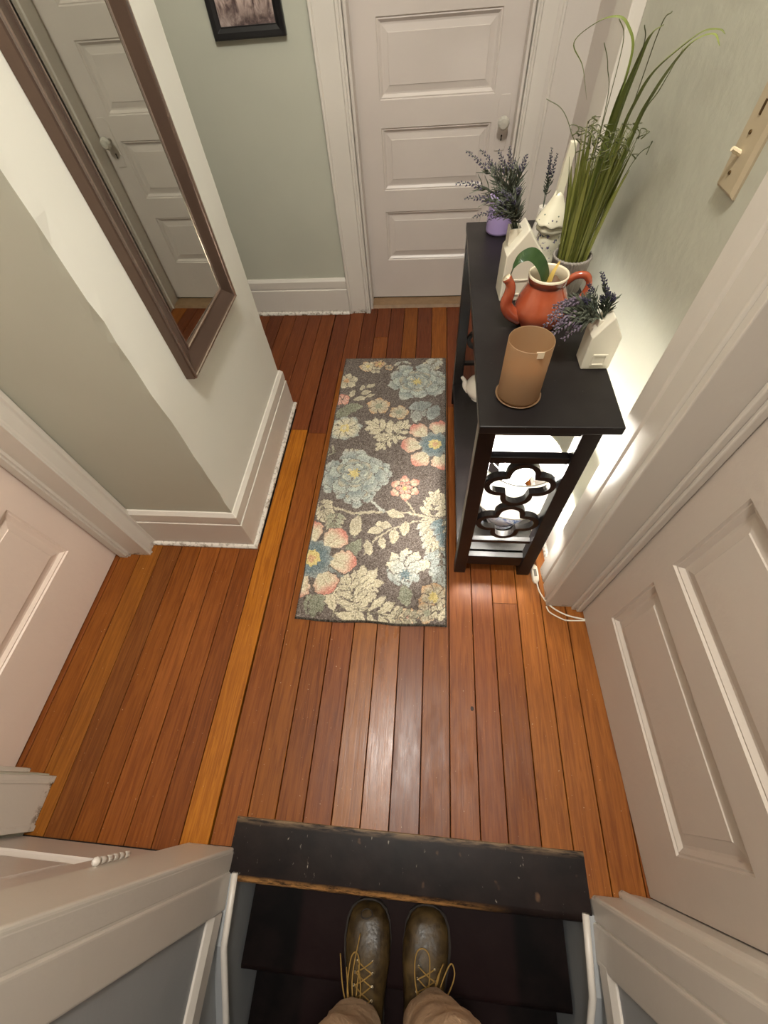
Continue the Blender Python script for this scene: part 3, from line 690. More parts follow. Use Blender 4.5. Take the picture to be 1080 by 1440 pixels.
k = NT('blue_white_china', .12, coat=.4); p = k.pos()
n = k.noise(p, 42, 5, .6, 1.6); n2 = k.noise(p, 14, 3, .5, .6)
pat = k.ramp(n, [(.44, S(226, 232, 242)), (.50, S(140, 166, 216)), (.55, S(62, 92, 164)), (.61, S(198, 212, 236))])
k.color(k.mix(k.ramp(n2, [(.42, (0, 0, 0)), (.52, (1, 1, 1))]), S(222, 229, 242), pat))
CHINA = k.m
mk('china_base', B().lathe([(0, 0), (.050, 0), (.054, .006), (.050, .012), (.046, .018), (.064, .040), (.082, .075), (.089, .105), (.088, .130), (.078, .152), (.068, .166), (.066, .178), (.058, .184), (.02, .186), (0, .186)], (LXc, LYc, .124), 40), CHINA, t, smooth=True)
# cord of the lamp lies on the floor by the casing
t = thing('lamp_cord', 'white cord with inline rocker switch on the floor beside the console leg', 'cord', (.43, .74, 0))
CORD = simple('white_cord', S(226, 216, 198), .45)
def spline(pts, n=10):
    P = [Vector(p) for p in pts]; P = [P[0]*2-P[1]]+P+[P[-1]*2-P[-2]]; out = []
    for i in range(1, len(P)-2):
        for j in range(n):
            s_ = j/n; a, b_, c_, d_ = P[i-1], P[i], P[i+1], P[i+2]
            out.append(.5*((2*b_)+(c_-a)*s_+(2*a-5*b_+4*c_-d_)*s_*s_+(3*b_-a-3*c_+d_)*s_**3))
    out.append(P[-2]); return out
mk('wire', B().tube(spline([(.42, 1.05, .0035), (.436, .90, .0035), (.428, .80, .005), (.424, .748, .008)]), .0029, 8).tube(spline([(.428, .672, .008), (.437, .632, .0035), (.466, .585, .0035), (.515, .554, .0035), (.573, .541, .0035), (.585, .540, .0035)]), .0029, 8)
   .tube(spline([(.452, .582, .0032), (.462, .560, .0032), (.500, .538, .0032), (.524, .533, .0032), (.585, .536, .0032)]), .0025, 8), CORD, t, smooth=True)
sb = B(); 
ax = Vector((.426-.424, .672-.748, 0)).normalized(); sdv = Vector((-ax.y, ax.x, 0))
rings = []
for s_, w_, h_ in ((0, .006, .007), (.010, .0125, .013), (.030, .0135, .016), (.050, .0135, .016), (.068, .0125, .013), (.078, .006, .007)):
    c_ = Vector((.424, .748, 0))+ax*s_; rings.append([tuple(c_-sdv*w_+Vector((0, 0, .001))), tuple(c_+sdv*w_+Vector((0, 0, .001))), tuple(c_+sdv*w_*.85+Vector((0, 0, h_))), tuple(c_-sdv*w_*.85+Vector((0, 0, h_)))])
sw_ = mk('inline_switch', sb.loft(rings), CORD, t, bevel=.002)
c_ = Vector((.424, .748, 0))+ax*.039
mk('rocker', B().add([tuple(c_+ax*a+sdv*b_+Vector((0, 0, z_))) for z_ in (.0155, .0185) for a, b_ in ((-.014, -.005), (.014, -.005), (.014, .005), (-.014, .005))], [(0, 3, 2, 1), (4, 5, 6, 7), (0, 1, 5, 4), (1, 2, 6, 5), (2, 3, 7, 6), (3, 0, 4, 7)]), simple('grey_rocker', S(120, 112, 100), .4), sw_)

# ================================================================== THINGS ON THE CONSOLE
ZT = .8001
# --- candle holder
t = thing('candle_holder', 'frosted amber glass cylinder with a candle inside at the console front corner', 'candle', (.213, .797, ZT))
cx, cy = .213, .798
AMB = NT('frosted_amber_glass', .45, color=S(186, 154, 118), spec=.5); trn = AMB.n('ShaderNodeBsdfTranslucent'); trn.inputs[0].default_value = S(200, 164, 120)
tp = AMB.n('ShaderNodeBsdfTransparent'); tp.inputs[0].default_value = S(236, 212, 180)
m1 = AMB.n('ShaderNodeMixShader'); m1.inputs[0].default_value = .40; AMB.l(AMB.b.outputs[0], m1.inputs[1]); AMB.l(trn.outputs[0], m1.inputs[2])
m2 = AMB.n('ShaderNodeMixShader'); m2.inputs[0].default_value = .30; AMB.l(m1.outputs[0], m2.inputs[1]); AMB.l(tp.outputs[0], m2.inputs[2]); AMB.l(m2.outputs[0], AMB.out.inputs[0])
mk('glass_cylinder', B().lathe([(.0445, .008), (.0475, .008), (.0480, .012), (.0480, .148), (.0472, .1495), (.0464, .148), (.0462, .012), (.0445, .010)], (cx, cy, ZT), 56), AMB.m, t, smooth=True)
mk('dish', B().lathe([(0, 0), (.040, 0), (.0515, .003), (.0530, .0065), (.0515, .0072), (.0490, .004), (0, .004)], (cx, cy, ZT), 56), simple('dish_glass', S(120, 92, 66), .12, spec=.8), t, smooth=True)
WAX = simple('candle_wax', S(206, 160, 110), .5, noise=S(190, 146, 98), nscale=60)
cb = mk('candle', B().lathe([(0, .006), (.038, .006), (.0385, .010), (.0385, .076), (.034, .080), (.02, .077), (0, .075)], (cx, cy, ZT), 40), WAX, t, smooth=True)
mk('wick', B().tube([(cx, cy, ZT+.074), (cx+.001, cy, ZT+.092)], .0012, 6), simple('wick', S(60, 44, 34), .9), cb)
mk('paper_tab', B().box(cx+.004, cx+.020, cy-.0475, cy-.0460, ZT+.136, ZT+.1515), simple('paper_tab', S(224, 204, 172), .6), t)

# --- house shaped vases
CER = NT('cream_ceramic', .28, color=S(226, 218, 198), coat=.25); CER.bump(CER.noise(CER.pos(), 60, 3), .06, .002); CER = CER.m
def house(t, org, rot, w_, d_, he, hp, chim, cw, ch):
    """gabled ceramic house; front gable at local y=0, depth +y; chim = (x, y) on the roof"""
    ro = Matrix.Rotation(rot, 3, 'Z'); o = Vector(org)
    def tr_(b): b.v = [tuple(o+ro @ Vector(v)) for v in b.v]; return b
    body = mk('body', tr_(B().prism([(-w_/2, 0), (w_/2, 0), (w_/2, he), (.0, hp), (-w_/2, he)], (0, 0, 0), X, (0, 0, 1), (0, d_, 0))), CER, t, bevel=.004, seg=3)
    mk('window', tr_(frame_xz(.0045, w_*.02, he*.32, w_*.50, he*.36)), CER, body, bevel=.0008)
    cxl, cyl = chim; zr = he+(hp-he)*(1-abs(cxl)/(w_/2))
    b = B(); r_ = cw/2; 
    ringo = [(cxl+r_*a, cyl+r_*c_) for a, c_ in ((-1, -1), (1, -1), (1, 1), (-1, 1))]; ri = [(cxl+r_*.72*a, cyl+r_*.72*c_) for a, c_ in ((-1, -1), (1, -1), (1, 1), (-1, 1))]
    zb = zr-.018; zt = zr+ch
    b.loft([[(x_, y_, zb) for x_, y_ in ringo], [(x_, y_, zt) for x_, y_ in ringo], [(x_, y_, zt) for x_, y_ in ri], [(x_, y_, zt-.02) for x_, y_ in ri]])
    mk('chimney', tr_(b), CER, t, bevel=.0015)
    return o+ro @ Vector((cxl, cyl, zt))
def frame_xz(th, xc, zc, w_, h_):
    b = B(); rings = []
    for i, y_ in ((0, .001), (0, -.0022), (th, -.0022), (th, .001)): rings.append([(xc-w_/2+i, y_, zc-h_/2+i), (xc+w_/2-i, y_, zc-h_/2+i), (xc+w_/2-i, y_, zc+h_/2-i), (xc-w_/2+i, y_, zc+h_/2-i)])
    b.v = [p for r in rings for p in r]
    for i in range(4):
        for j in range(4): b.f.append((i*4+j, i*4+(j+1) % 4, ((i+1) % 4)*4+(j+1) % 4, ((i+1) % 4)*4+j))
    return b
t = thing('house_vase', 'cream ceramic house vase by the wall near the console front corner', 'vase', (.405, .91, ZT), 'ceramic house vases on the console')
near_top = house(t, (.405, .890, ZT), .02, .067, .056, .086, .138, (-.012, .030), .024, .0)
t = thing('house_vase', 'taller cream ceramic house vase with chimney behind the orange teapot', 'vase', (.243, 1.22, ZT), 'ceramic house vases on the console')
far_top = house(t, (.245, 1.195, ZT), .07, .096, .075, .124, .186, (-.026, .050), .034, .022)

# --- lavender bunches
STEMG = simple('dusty_green_stem', S(84, 96, 78), .7); LEAFG = simple('dusty_green_leaf', S(106, 108, 92), .7, noise=S(76, 82, 66))
LAV = simple('lavender_flower', S(88, 81, 98), .8, noise=S(66, 60, 76)); LAVP = simple('soft_purple_flower', S(122, 108, 122), .8, noise=S(96, 84, 98)); DKV = simple('dark_violet_flower', S(64, 58, 84), .8, noise=S(48, 44, 62)); DKG = simple('dark_green_leaf', S(62, 68, 54), .7)
def sprig(parent, root, tip, sag, leaf=.020, spike=.30, fl=LAV, lf=LEAFG, nl=11, rr=random, fsize=.0034, thick=.0011):
    root, tip = Vector(root), Vector(tip); mid = (root+tip)/2+Vector(sag)
    P = [root*(1-s_)**2+mid*2*s_*(1-s_)+tip*s_*s_ for s_ in [i/14 for i in range(15)]]
    s0 = mk('sprig', B().tube(P, [thick*(1-.5*i/14) for i in range(15)], 5), STEMG, parent, smooth=True)
    lb = B(); fb = B()
    for i in range(nl):
        s_ = .22+(1-spike-.22)*(i+.5)/nl; q = s_*14; a = P[int(q)]; b_ = P[min(14, int(q)+1)]; c_ = a.lerp(b_, q-int(q)); d = (b_-a).normalized()
        sd = d.orthogonal().normalized()
        for g_ in range(2):
            sv = Matrix.Rotation(rr.uniform(0, 6.28), 3, d) @ sd; L = leaf*rr.uniform(.7, 1.2)
            e = (sv*.8+d*.55).normalized()
            lb.ribbon([c_, c_+e*L*.5+d*L*.10, c_+e*L*.95+d*L*.35], [.0008, .0029, .0004], d.cross(sv), .4)
    nf = int(10+spike*40)
    for i in range(nf):
        s_ = (1-spike)+spike*i/nf; q = min(13.99, s_*14); a = P[int(q)]; b_ = P[int(q)+1]; c_ = a.lerp(b_, q-int(q)); d = (b_-a).normalized()
        sv = Matrix.Rotation(i*2.4+rr.uniform(-.3, .3), 3, d) @ d.orthogonal().normalized(); r_ = fsize*(1.05-.5*(i/nf))*rr.uniform(.75, 1.2)
        o_ = c_+sv*r_*.9; e = (sv*.75+d*.65).normalized(); u_ = e.orthogonal().normalized(); v_ = e.cross(u_)
        fb.add([o_-e*r_*.6, o_+u_*r_*.6, o_+v_*r_*.6, o_-u_*r_*.6, o_-v_*r_*.6, o_+e*r_*1.15], [(0, 2, 1), (0, 3, 2), (0, 4, 3), (0, 1, 4), (5, 1, 2), (5, 2, 3), (5, 3, 4), (5, 4, 1)])
    mk('leaves', lb, lf, s0); mk('flower_spike', fb, fl, s0)
rr = random.Random(11)
ft = far_top+Vector((0, 0, -.012))
t = thing('lavender_bunch', 'lavender sprigs with grey green leaves in the taller house vase chimney', 'flowers', tuple(ft), 'lavender bunches on the console')
for tipx, tipy, tipz, sg in ((.071, 1.24, 1.137, (.03, 0, .03)), (.051, 1.24, 1.075, (.04, 0, .06)), (.074, 1.22, 1.050, (.04, -.01, .05)), (.098, 1.21, 1.012, (.05, -.02, .06)), (.146, 1.25, 1.132, (.01, 0, .02)), (.171, 1.26, 1.135, (.0, 0, .02)), (.213, 1.25, 1.122, (-.02, 0, .03)),
                             (.104, 1.26, 1.133, (.03, 0, .02)), (.135, 1.21, 1.002, (.05, -.02, .07)), (.208, 1.23, 1.065, (-.02, 0, .03)), (.190, 1.27, 1.110, (0, .02, 0)), (.160, 1.20, 1.070, (.02, -.02, .03)), (.125, 1.28, 1.100, (.02, .02, .02)), (.150, 1.22, 1.035, (.03, -.01, .03)), (.185, 1.21, 1.050, (0, -.02, .03)), (.205, 1.22, 1.035, (-.01, -.01, .02))):
    sprig(t, ft+Vector((rr.uniform(-.006, .006), rr.uniform(-.006, .006), 0)), (tipx, tipy, tipz), sg, .025, .30, LAV, LEAFG, 16, rr, .0050)
# --- sprigs in the near house vase
nt_ = near_top+Vector((0, 0, -.010))
t = thing('lavender_bunch', 'drooping purple flowers and dark upright sprigs in the vase by the wall', 'flowers', tuple(nt_), 'lavender bunches on the console')
for tip, sg in (((.270, .93, .912), (-.01, .01, .05)), ((.262, .92, .895), (0, .0, .06)), ((.280, .95, .925), (0, .01, .05)), ((.275, .90, .880), (0, -.01, .07)), ((.290, .96, .905), (0, .02, .06)), ((.30, .93, .945), (-.01, .01, .04)), ((.285, .91, .90), (0, 0, .06)), ((.315, .94, .93), (0, .02, .04)), ((.325, .92, .885), (0, 0, .05)), ((.310, .90, .875), (0, -.01, .06))):
    sprig(t, nt_+Vector((rr.uniform(-.004, .004), rr.uniform(-.004, .004), 0)), tip, sg, .021, .38, LAVP, LEAFG, 15, rr, .0066)
for tip, sg in (((.352, .93, 1.016), (.01, 0, .02)), ((.340, .94, .985), (-.01, 0, .02)), ((.368, .91, .995), (.01, 0, .01)), ((.392, .92, .975), (.01, 0, .01)), ((.330, .92, .965), (-.01, 0, .02)), ((.372, .93, .965), (0, .0, .01))):
    sprig(t, nt_+Vector((rr.uniform(-.003, .003), rr.uniform(-.003, .003), 0)), tip, sg, .016, .34, DKV, DKG, 8, rr, .0040)

# --- lilac vase
t = thing('lilac_vase', 'plain lilac cylindrical vase at the far end of the console', 'vase', (.225, 1.622, ZT))
LIL = simple('lilac_glaze', S(172, 152, 196), .35, noise=S(158, 138, 186), nscale=5)
mk('body', B().lathe([(0, 0), (.038, 0), (.0425, .004), (.043, .010), (.041, .095), (.0415, .100), (.038, .100), (.036, .02), (0, .015)], (.225, 1.622, ZT), 44), LIL, t, smooth=True)
mk('rim', B().lathe([(.0375, .098), (.0425, .098), (.043, .101), (.0425, .104), (.0375, .104)], (.225, 1.622, ZT), 44), LIL, t, smooth=True)
t = thing('lavender_sprig', 'dark purple lavender sprigs standing behind the cream spired ornament', 'flowers', (.335, 1.52, ZT))
mk('foot', B().lathe([(0, 0), (.022, 0), (.024, .01), (.016, .05), (.012, .09), (.0125, .095), (.008, .093), (0, .06)], (.345, 1.56, ZT), 24), simple('white_bud_vase', S(222, 214, 200), .3), t, smooth=True)
for tip in ((.330, 1.545, 1.045), (.350, 1.55, 1.03), (.337, 1.56, 1.02)): sprig(t, (.345, 1.56, ZT+.088), tip, (0, 0, .01), .012, .45, DKV, DKG, 7, rr, .0044)

# --- spired china ornament
t = thing('spired_ornament', 'cream china ornament with floral body, scalloped roof and tall pale spire', 'ornament', (.352, 1.43, ZT))
k = NT('floral_cream_china', .15, coat=.5, color=S(232, 224, 200)); p = k.pos()
k.color(k.mix(k.ramp(k.noise(p, 75, 3, .5, .3), [(.54, (0, 0, 0)), (.59, (1, 1, 1))]), S(230, 223, 198), k.ramp(k.noise(p, 90, 2), [(.4, S(70, 92, 92)), (.6, S(104, 86, 128))]))); FLOR = k.m
CRM = simple('cream_glaze', S(232, 224, 198), .18, coat=.5)
ox, oy = .352, 1.43
mk('body', B().lathe([(0, 0), (.036, 0), (.040, .006), (.036, .014), (.035, .03), (.037, .050), (.034, .066), (.031, .076), (.031, .082), (0, .082)], (ox, oy, ZT), 40), FLOR, t, smooth=True)
mk('collar', B().lathe([(.030, .080), (.040, .084), (.0435, .092), (.040, .100), (.033, .104), (.030, .104)], (ox, oy, ZT), 48, ribs=8, ribd=.03), CRM, t, smooth=True)
BUDS = [simple('bud_green', S(98, 108, 92), .4), simple('bud_violet', S(104, 90, 112), .4), simple('bud_grey', S(128, 124, 116), .4)]
def scal():
    n = 64; rings = []
    for r_, z_, wv in ((.031, .104, 0), (.048, .105, .0030), (.0495, .109, .0030), (.047, .113, .0012), (.036, .132, 0), (.024, .150, 0), (.015, .168, 0), (.010, .182, 0)):
        rings.append([(ox+r_*math.cos(2*math.pi*i/n), oy+r_*math.sin(2*math.pi*i/n), ZT+z_+wv*math.sin(8*2*math.pi*i/n)) for i in range(n)])
    return B().loft(rings)
mk('roof', scal(), CRM, t, smooth=True)
rb_ = random.Random(9)
for i in range(22):
    a = i*.62+rb_.uniform(-.25, .25); z_ = rb_.uniform(.117, .133); r_ = .0478-(z_-.113)*.58; k_ = rb_.uniform(.0014, .0030)
    q_ = turn(B().lathe([(0, .0006), (k_*.7, .0004), (k_, -.0012)], (0, 0, 0), 7), (ox+r_*math.cos(a), oy+r_*math.sin(a), ZT+z_), (math.cos(a)*.75, math.sin(a)*.75, .55))
    mk('painted_bud', q_, BUDS[i % 3], t)
spire = B().loft([[(ox+.004*0+a*w_+lx, oy+c_*w_, ZT+z_) for a, c_ in ((-1, -1), (1, -1), (1, 1), (-1, 1))] for w_, z_, lx in ((.0105, .165, 0), (.0100, .190, .001), (.0098, .235, .003), (.0086, .285, .006), (.0078, .29, .006))])
mk('spire', spire, CRM, t, bevel=.0015)

# --- grass in ribbed pot
t = thing('potted_grass', 'tall green artificial grass in a grey ribbed pot by the wall', 'plant', (.384, 1.252, ZT))
gx, gy = .384, 1.252
k = NT('ribbed_grey_ceramic', .5, color=S(176, 168, 158)); k.color(k.mix(k.noise(k.pos(), 40, 4), S(166, 157, 146), S(124, 116, 108))); POT = k.m
mk('pot', B().lathe([(0, 0), (.040, 0), (.043, .004), (.049, .088), (.051, .092), (.0505, .097), (.047, .097), (.0455, .09), (.044, .07)], (gx, gy, ZT), 160, ribs=32, ribd=.030), POT, t, smooth=True)
mk('soil', B().lathe([(0, .082), (.03, .083), (.0455, .080), (.0455, .078), (0, .078)], (gx, gy, ZT), 32), simple('soil', S(58, 50, 38), .95, bump=.6), t)
def grassmat(n, a, b_):
    k = NT(n, .45); oi = k.n('ShaderNodeObjectInfo'); k.color(k.mix(oi.outputs['Random'], a, b_)); return k.m
GR = grassmat('grass_blade', S(86, 92, 32), S(130, 132, 64)); GR3 = grassmat('tall_blade', S(104, 114, 48), S(126, 136, 66)); GR2 = grassmat('dry_curl', S(74, 80, 44), S(96, 98, 60))
rg = random.Random(4)
def blade(pts, w0, mat, wid=None, side=None):
    sp_ = spline(pts, 8); n_ = len(sp_)
    wd = [w0*(.75+.35*math.sin(math.pi*min(1, i/n_*1.3)))*(1-max(0, (i/n_-.55)/.45)**1.6*.93) for i in range(n_)]
    sd = side or (rg.uniform(-1, 1), rg.uniform(-1, 1), .0)
    return mk('blade', B().ribbon(sp_, wd, sd, .35), mat, t)
for i in range(84):
    a = rg.uniform(0, 6.28); r0 = .038*math.sqrt(rg.random()); bx_, by_ = gx+r0*math.cos(a), gy+r0*math.sin(a)
    h_ = rg.uniform(.19, .285); lean = rg.uniform(.25, 1.25)
    tx, ty = min(gx+(bx_-gx)*(1+1.1*lean)+rg.uniform(-.012, .012), RX(by_)-.03), gy+(by_-gy)*(1+1.1*lean)+rg.uniform(-.02, .02)
    blade([(bx_, by_, ZT+.08), (bx_+(tx-bx_)*.25, by_+(ty-by_)*.25, ZT+.08+h_*.4), (bx_+(tx-bx_)*.6, by_+(ty-by_)*.6, ZT+.08+h_*.75), (tx, ty, ZT+.08+h_)], rg.uniform(.0030, .0050), GR)
def tall(pts, w0): 
    return blade([(x_, y_, z_) for x_, y_, z_ in pts], w0, GR3, side=(.85, .35, .30))
# the long blades that rise above the tuft (arching)
b0 = (.388, 1.247, .885)
tall([b0, (.392, 1.245, 1.03), (.388, 1.245, 1.147), (.387, 1.252, 1.219), (.385, 1.259, 1.278), (.368, 1.266, 1.306), (.346, 1.272, 1.32), (.31, 1.279, 1.315), (.274, 1.286, 1.288), (.304, 1.293, 1.251), (.331, 1.3, 1.197)], .0026)
tall([b0, (.392, 1.25, 1.03), (.388, 1.245, 1.147), (.382, 1.219, 1.212), (.38, 1.192, 1.261), (.38, 1.166, 1.308), (.389, 1.14, 1.325)], .0095)
tall([(.38, 1.25, .885), (.384, 1.25, 1.03), (.380, 1.247, 1.147), (.374, 1.225, 1.212), (.371, 1.20, 1.255)], .0060)
tall([(.40, 1.245, .885), (.408, 1.243, 1.04), (.407, 1.235, 1.159), (.401, 1.196, 1.212), (.403, 1.157, 1.262), (.426, 1.118, 1.302), (.436, 1.078, 1.324), (.443, 1.039, 1.331), (.437, 1.0, 1.332)], .0048)
tall([(.405, 1.245, .885), (.42, 1.24, 1.05), (.427, 1.22, 1.177), (.423, 1.176, 1.228), (.423, 1.132, 1.274), (.427, 1.088, 1.31), (.438, 1.044, 1.326), (.436, 1.0, 1.32)], .0052)
tall([(.405, 1.24, .885), (.425, 1.235, 1.05), (.431, 1.22, 1.181), (.423, 1.15, 1.238), (.413, 1.08, 1.305)], .0030)
# thin curling tendrils
for pts in ([(.375, 1.255, .90), (.366, 1.25, 1.15), (.360, 1.24, 1.266), (.354, 1.24, 1.303), (.338, 1.24, 1.322)], [(.37, 1.26, .9), (.366, 1.26, 1.18), (.346, 1.26, 1.255), (.327, 1.26, 1.289)],
            [(.365, 1.25, .9), (.330, 1.26, 1.10), (.305, 1.27, 1.154), (.278, 1.285, 1.188), (.243, 1.30, 1.203)], [(.40, 1.24, .9), (.40, 1.20, 1.20), (.388, 1.15, 1.32), (.396, 1.14, 1.340)],
            [(.40, 1.23, .9), (.44, 1.21, 1.10), (.463, 1.20, 1.14), (.46, 1.19, 1.15), (.455, 1.18, 1.131)], [(.375, 1.24, .9), (.380, 1.20, 1.22), (.372, 1.16, 1.30), (.360, 1.15, 1.325)]):
    mk('tendril', B().tube(spline(pts, 8), .0009, 5), GR2, t, smooth=True)
cu = B()
for i in range(64):
    a = rg.uniform(0, 6.28); r0 = rg.uniform(.01, .078); x_, y_ = min(gx+r0*math.cos(a), .462), gy+r0*math.sin(a)*.9; z_ = rg.uniform(1.10, 1.165)
    P = []; ph = rg.uniform(0, 6.28); R_ = rg.uniform(.006, .014)
    for j in range(12): P.append((min(x_+R_*math.cos(ph+j*.55)*(1-j*.04), .478), y_+R_*math.sin(ph+j*.55)*(1-j*.04), z_+.004*j-.0003*j*j))
    cu.tube(P, [.0015*(1-j/14) for j in range(12)], 4)
mk('curled_tips', cu, GR2, t, smooth=True)

# --- orange teapot
t = thing('orange_teapot', 'lidless glazed orange red teapot with cream lining on the console', 'teapot', (.287, 1.08, ZT))
ORG = NT('orange_red_glaze', .10, color=S(176, 80, 52), coat=.6); q = ORG.noise(ORG.pos(), 16, 4); ORG.color(ORG.mix(ORG.ramp(q, [(.35, (0, 0, 0)), (.7, (1, 1, 1))]), S(150, 64, 40), S(176, 90, 58))); ORG = ORG.m
tx_, ty_ = .290, 1.085
body = mk('body', B().lathe([(0, 0), (.046, 0), (.050, .003), (.052, .008), (.063, .026), (.068, .044), (.066, .062), (.057, .086), (.0475, .106), (.0455, .116)], (tx_, ty_, ZT), 48), ORG, t, smooth=True)
mk('neck', B().lathe([(.0450, .112), (.0480, .116), (.0490, .128), (.0485, .1315)], (tx_, ty_, ZT), 48), simple('brown_glaze', S(120, 58, 40), .12, coat=.6), t, smooth=True)
mk('lining', B().lathe([(.0490, .130), (.0488, .1345), (.0462, .1355), (.0440, .131), (.0430, .112), (.052, .09), (.055, .06), (.04, .03), (0, .025)], (tx_, ty_, ZT), 48), simple('cream_lining', S(226, 212, 184), .2, coat=.4), t, smooth=True)
sp_ = spline([(.238, 1.078, ZT+.026), (.212, 1.072, ZT+.040), (.196, 1.070, ZT+.066), (.200, 1.070, ZT+.096), (.198, 1.070, ZT+.116), (.186, 1.071, ZT+.133)], 7)
spo = mk('spout', B().tube(sp_, [.0235-.0135*(i/(len(sp_)-1))**.6+(.0015 if i > len(sp_)-4 else 0) for i in range(len(sp_))], 16), ORG, t, smooth=True)
dtip = (sp_[-1]-sp_[-2]).normalized()
mk('spout_lip', B().tube([sp_[-1]-dtip*.001, sp_[-1]+dtip*.002, sp_[-1]+dtip*.0025, sp_[-1]-dtip*.004], [.0112, .0108, .0075, .006], 16), simple('worn_lip', S(214, 196, 166), .3), spo, smooth=True)
hd = spline([(.330, 1.075, ZT+.112), (.350, 1.070, ZT+.134), (.374, 1.066, ZT+.136), (.386, 1.064, ZT+.116), (.380, 1.064, ZT+.088), (.366, 1.066, ZT+.066), (.352, 1.070, ZT+.056)], 7)
mk('handle', B().tube(hd, [.0085 if i < 18 else .0075 for i in range(len(hd))], 10), ORG, t, smooth=True)
# planted bulb in the teapot
t = thing('sprouting_bulb', 'brown bulb with one arching green leaf growing in the orange teapot', 'plant', (.300, 1.085, ZT+.10))
mk('bulb', B().lathe([(0, -.024), (.02, -.018), (.027, 0), (.020, .016), (.009, .026), (.004, .032), (0, .033)], (.306, 1.082, ZT+.096), 20), simple('bulb_skin', S(120, 92, 66), .7, noise=S(86, 62, 46), bump=.4), t, smooth=True)
GL = NT('strap_leaf', .35, color=S(40, 66, 34)); GL.color(GL.mix(GL.noise(GL.pos(1, 1, 1), 70, 2), S(34, 62, 28), S(66, 90, 48))); GL = GL.m
lp = spline([(.286, 1.078, ZT+.098), (.280, 1.072, ZT+.130), (.262, 1.070, ZT+.164), (.236, 1.070, ZT+.186), (.212, 1.070, ZT+.180), (.198, 1.070, ZT+.160), (.193, 1.070, ZT+.138)], 6)
n_ = len(lp); mk('leaf', B().ribbon(lp, [(.0145 if i < n_*.5 else .0145*(1-(i/n_-.5)/.5*.88)) for i in range(n_)], (.26, .44, .87), .45), GL, t)
mk('yellow_leaf', B().ribbon(spline([(.290, 1.075, ZT+.10), (.296, 1.078, ZT+.135), (.308, 1.085, ZT+.162)], 6), [.006, .0065, .0065, .006, .006, .0055, .005, .0045, .004, .0035, .003, .0024, .0012], (.8, -.5, 0), .4), simple('yellow_leaf', S(206, 174, 92), .5), t)

# --- white teapot on the lower shelf
t = thing('white_teapot', 'small white china teapot on the lower shelf of the console', 'teapot', (.238, 1.52, .1245))
WCH = simple('white_china', S(230, 222, 212), .15, coat=.5)
wx_, wy_ = .236, 1.545
mk('body', B().lathe([(0, 0), (.030, 0), (.036, .006), (.034, .012), (.054, .034), (.066, .062), (.066, .078), (.052, .100), (.034, .110), (.028, .112), (0, .113)], (wx_, wy_, .1245), 40), WCH, t, smooth=True)
sp_ = spline([(.186, 1.545, .172), (.168, 1.545, .196), (.163, 1.545, .226), (.150, 1.545, .246)], 7)
mk('spout', B().tube(sp_, [.017-.010*(i/(len(sp_)-1))**.7 for i in range(len(sp_))], 12), WCH, t, smooth=True)
mk('lid', B().lathe([(.032, .112), (.031, .117), (.018, .126), (.006, .131), (.009, .139), (.006, .146), (0, .147)], (wx_, wy_, .1245), 32), WCH, t, smooth=True)
mk('handle', B().tube(spline([(.296, 1.545, .205), (.325, 1.545, .222), (.332, 1.545, .190), (.296, 1.545, .170)], 7), .006, 8), WCH, t, smooth=True)

# ================================================================== PERSON (trousers and boots of the one taking the picture)
P_ = thing('person', 'person in khaki trousers and worn brown lace-up boots standing on the first stair', 'person', (-.03, -.5, -.19))
KH = NT('khaki_cloth', .85, color=S(168, 138, 108)); KH.color(KH.mix(KH.noise(KH.pos(), 10, 4), S(176, 146, 116), S(146, 118, 92))); KH.bump(KH.noise(KH.pos(), 34, 5, .6, .8), .5, .012); KH = KH.m
LEA = NT('worn_boot_leather', .30, color=S(84, 66, 42)); q = LEA.noise(LEA.pos(), 26, 5, .6, .5)
LEA.color(LEA.mix(LEA.ramp(q, [(.38, (0, 0, 0)), (.68, (1, 1, 1))]), S(44, 32, 16), S(84, 65, 36))); LEA.bump(LEA.noise(LEA.pos(), 38, 3, .5), .45, .005); LEA.roughness(LEA.ramp(q, [(.3, (.28,)*3), (.7, (.55,)*3)])); LEA.b.inputs['Specular IOR Level'].default_value = .35; LEA = LEA.m
SOL = simple('boot_sole', S(40, 32, 26), .8); LACE = simple('yellow_brown_lace', S(150, 116, 56), .7); EYE = simple('eyelet_metal', S(190, 176, 150), .2, .9); CAPW = simple('scuffed_toe', S(40, 30, 22), .6)
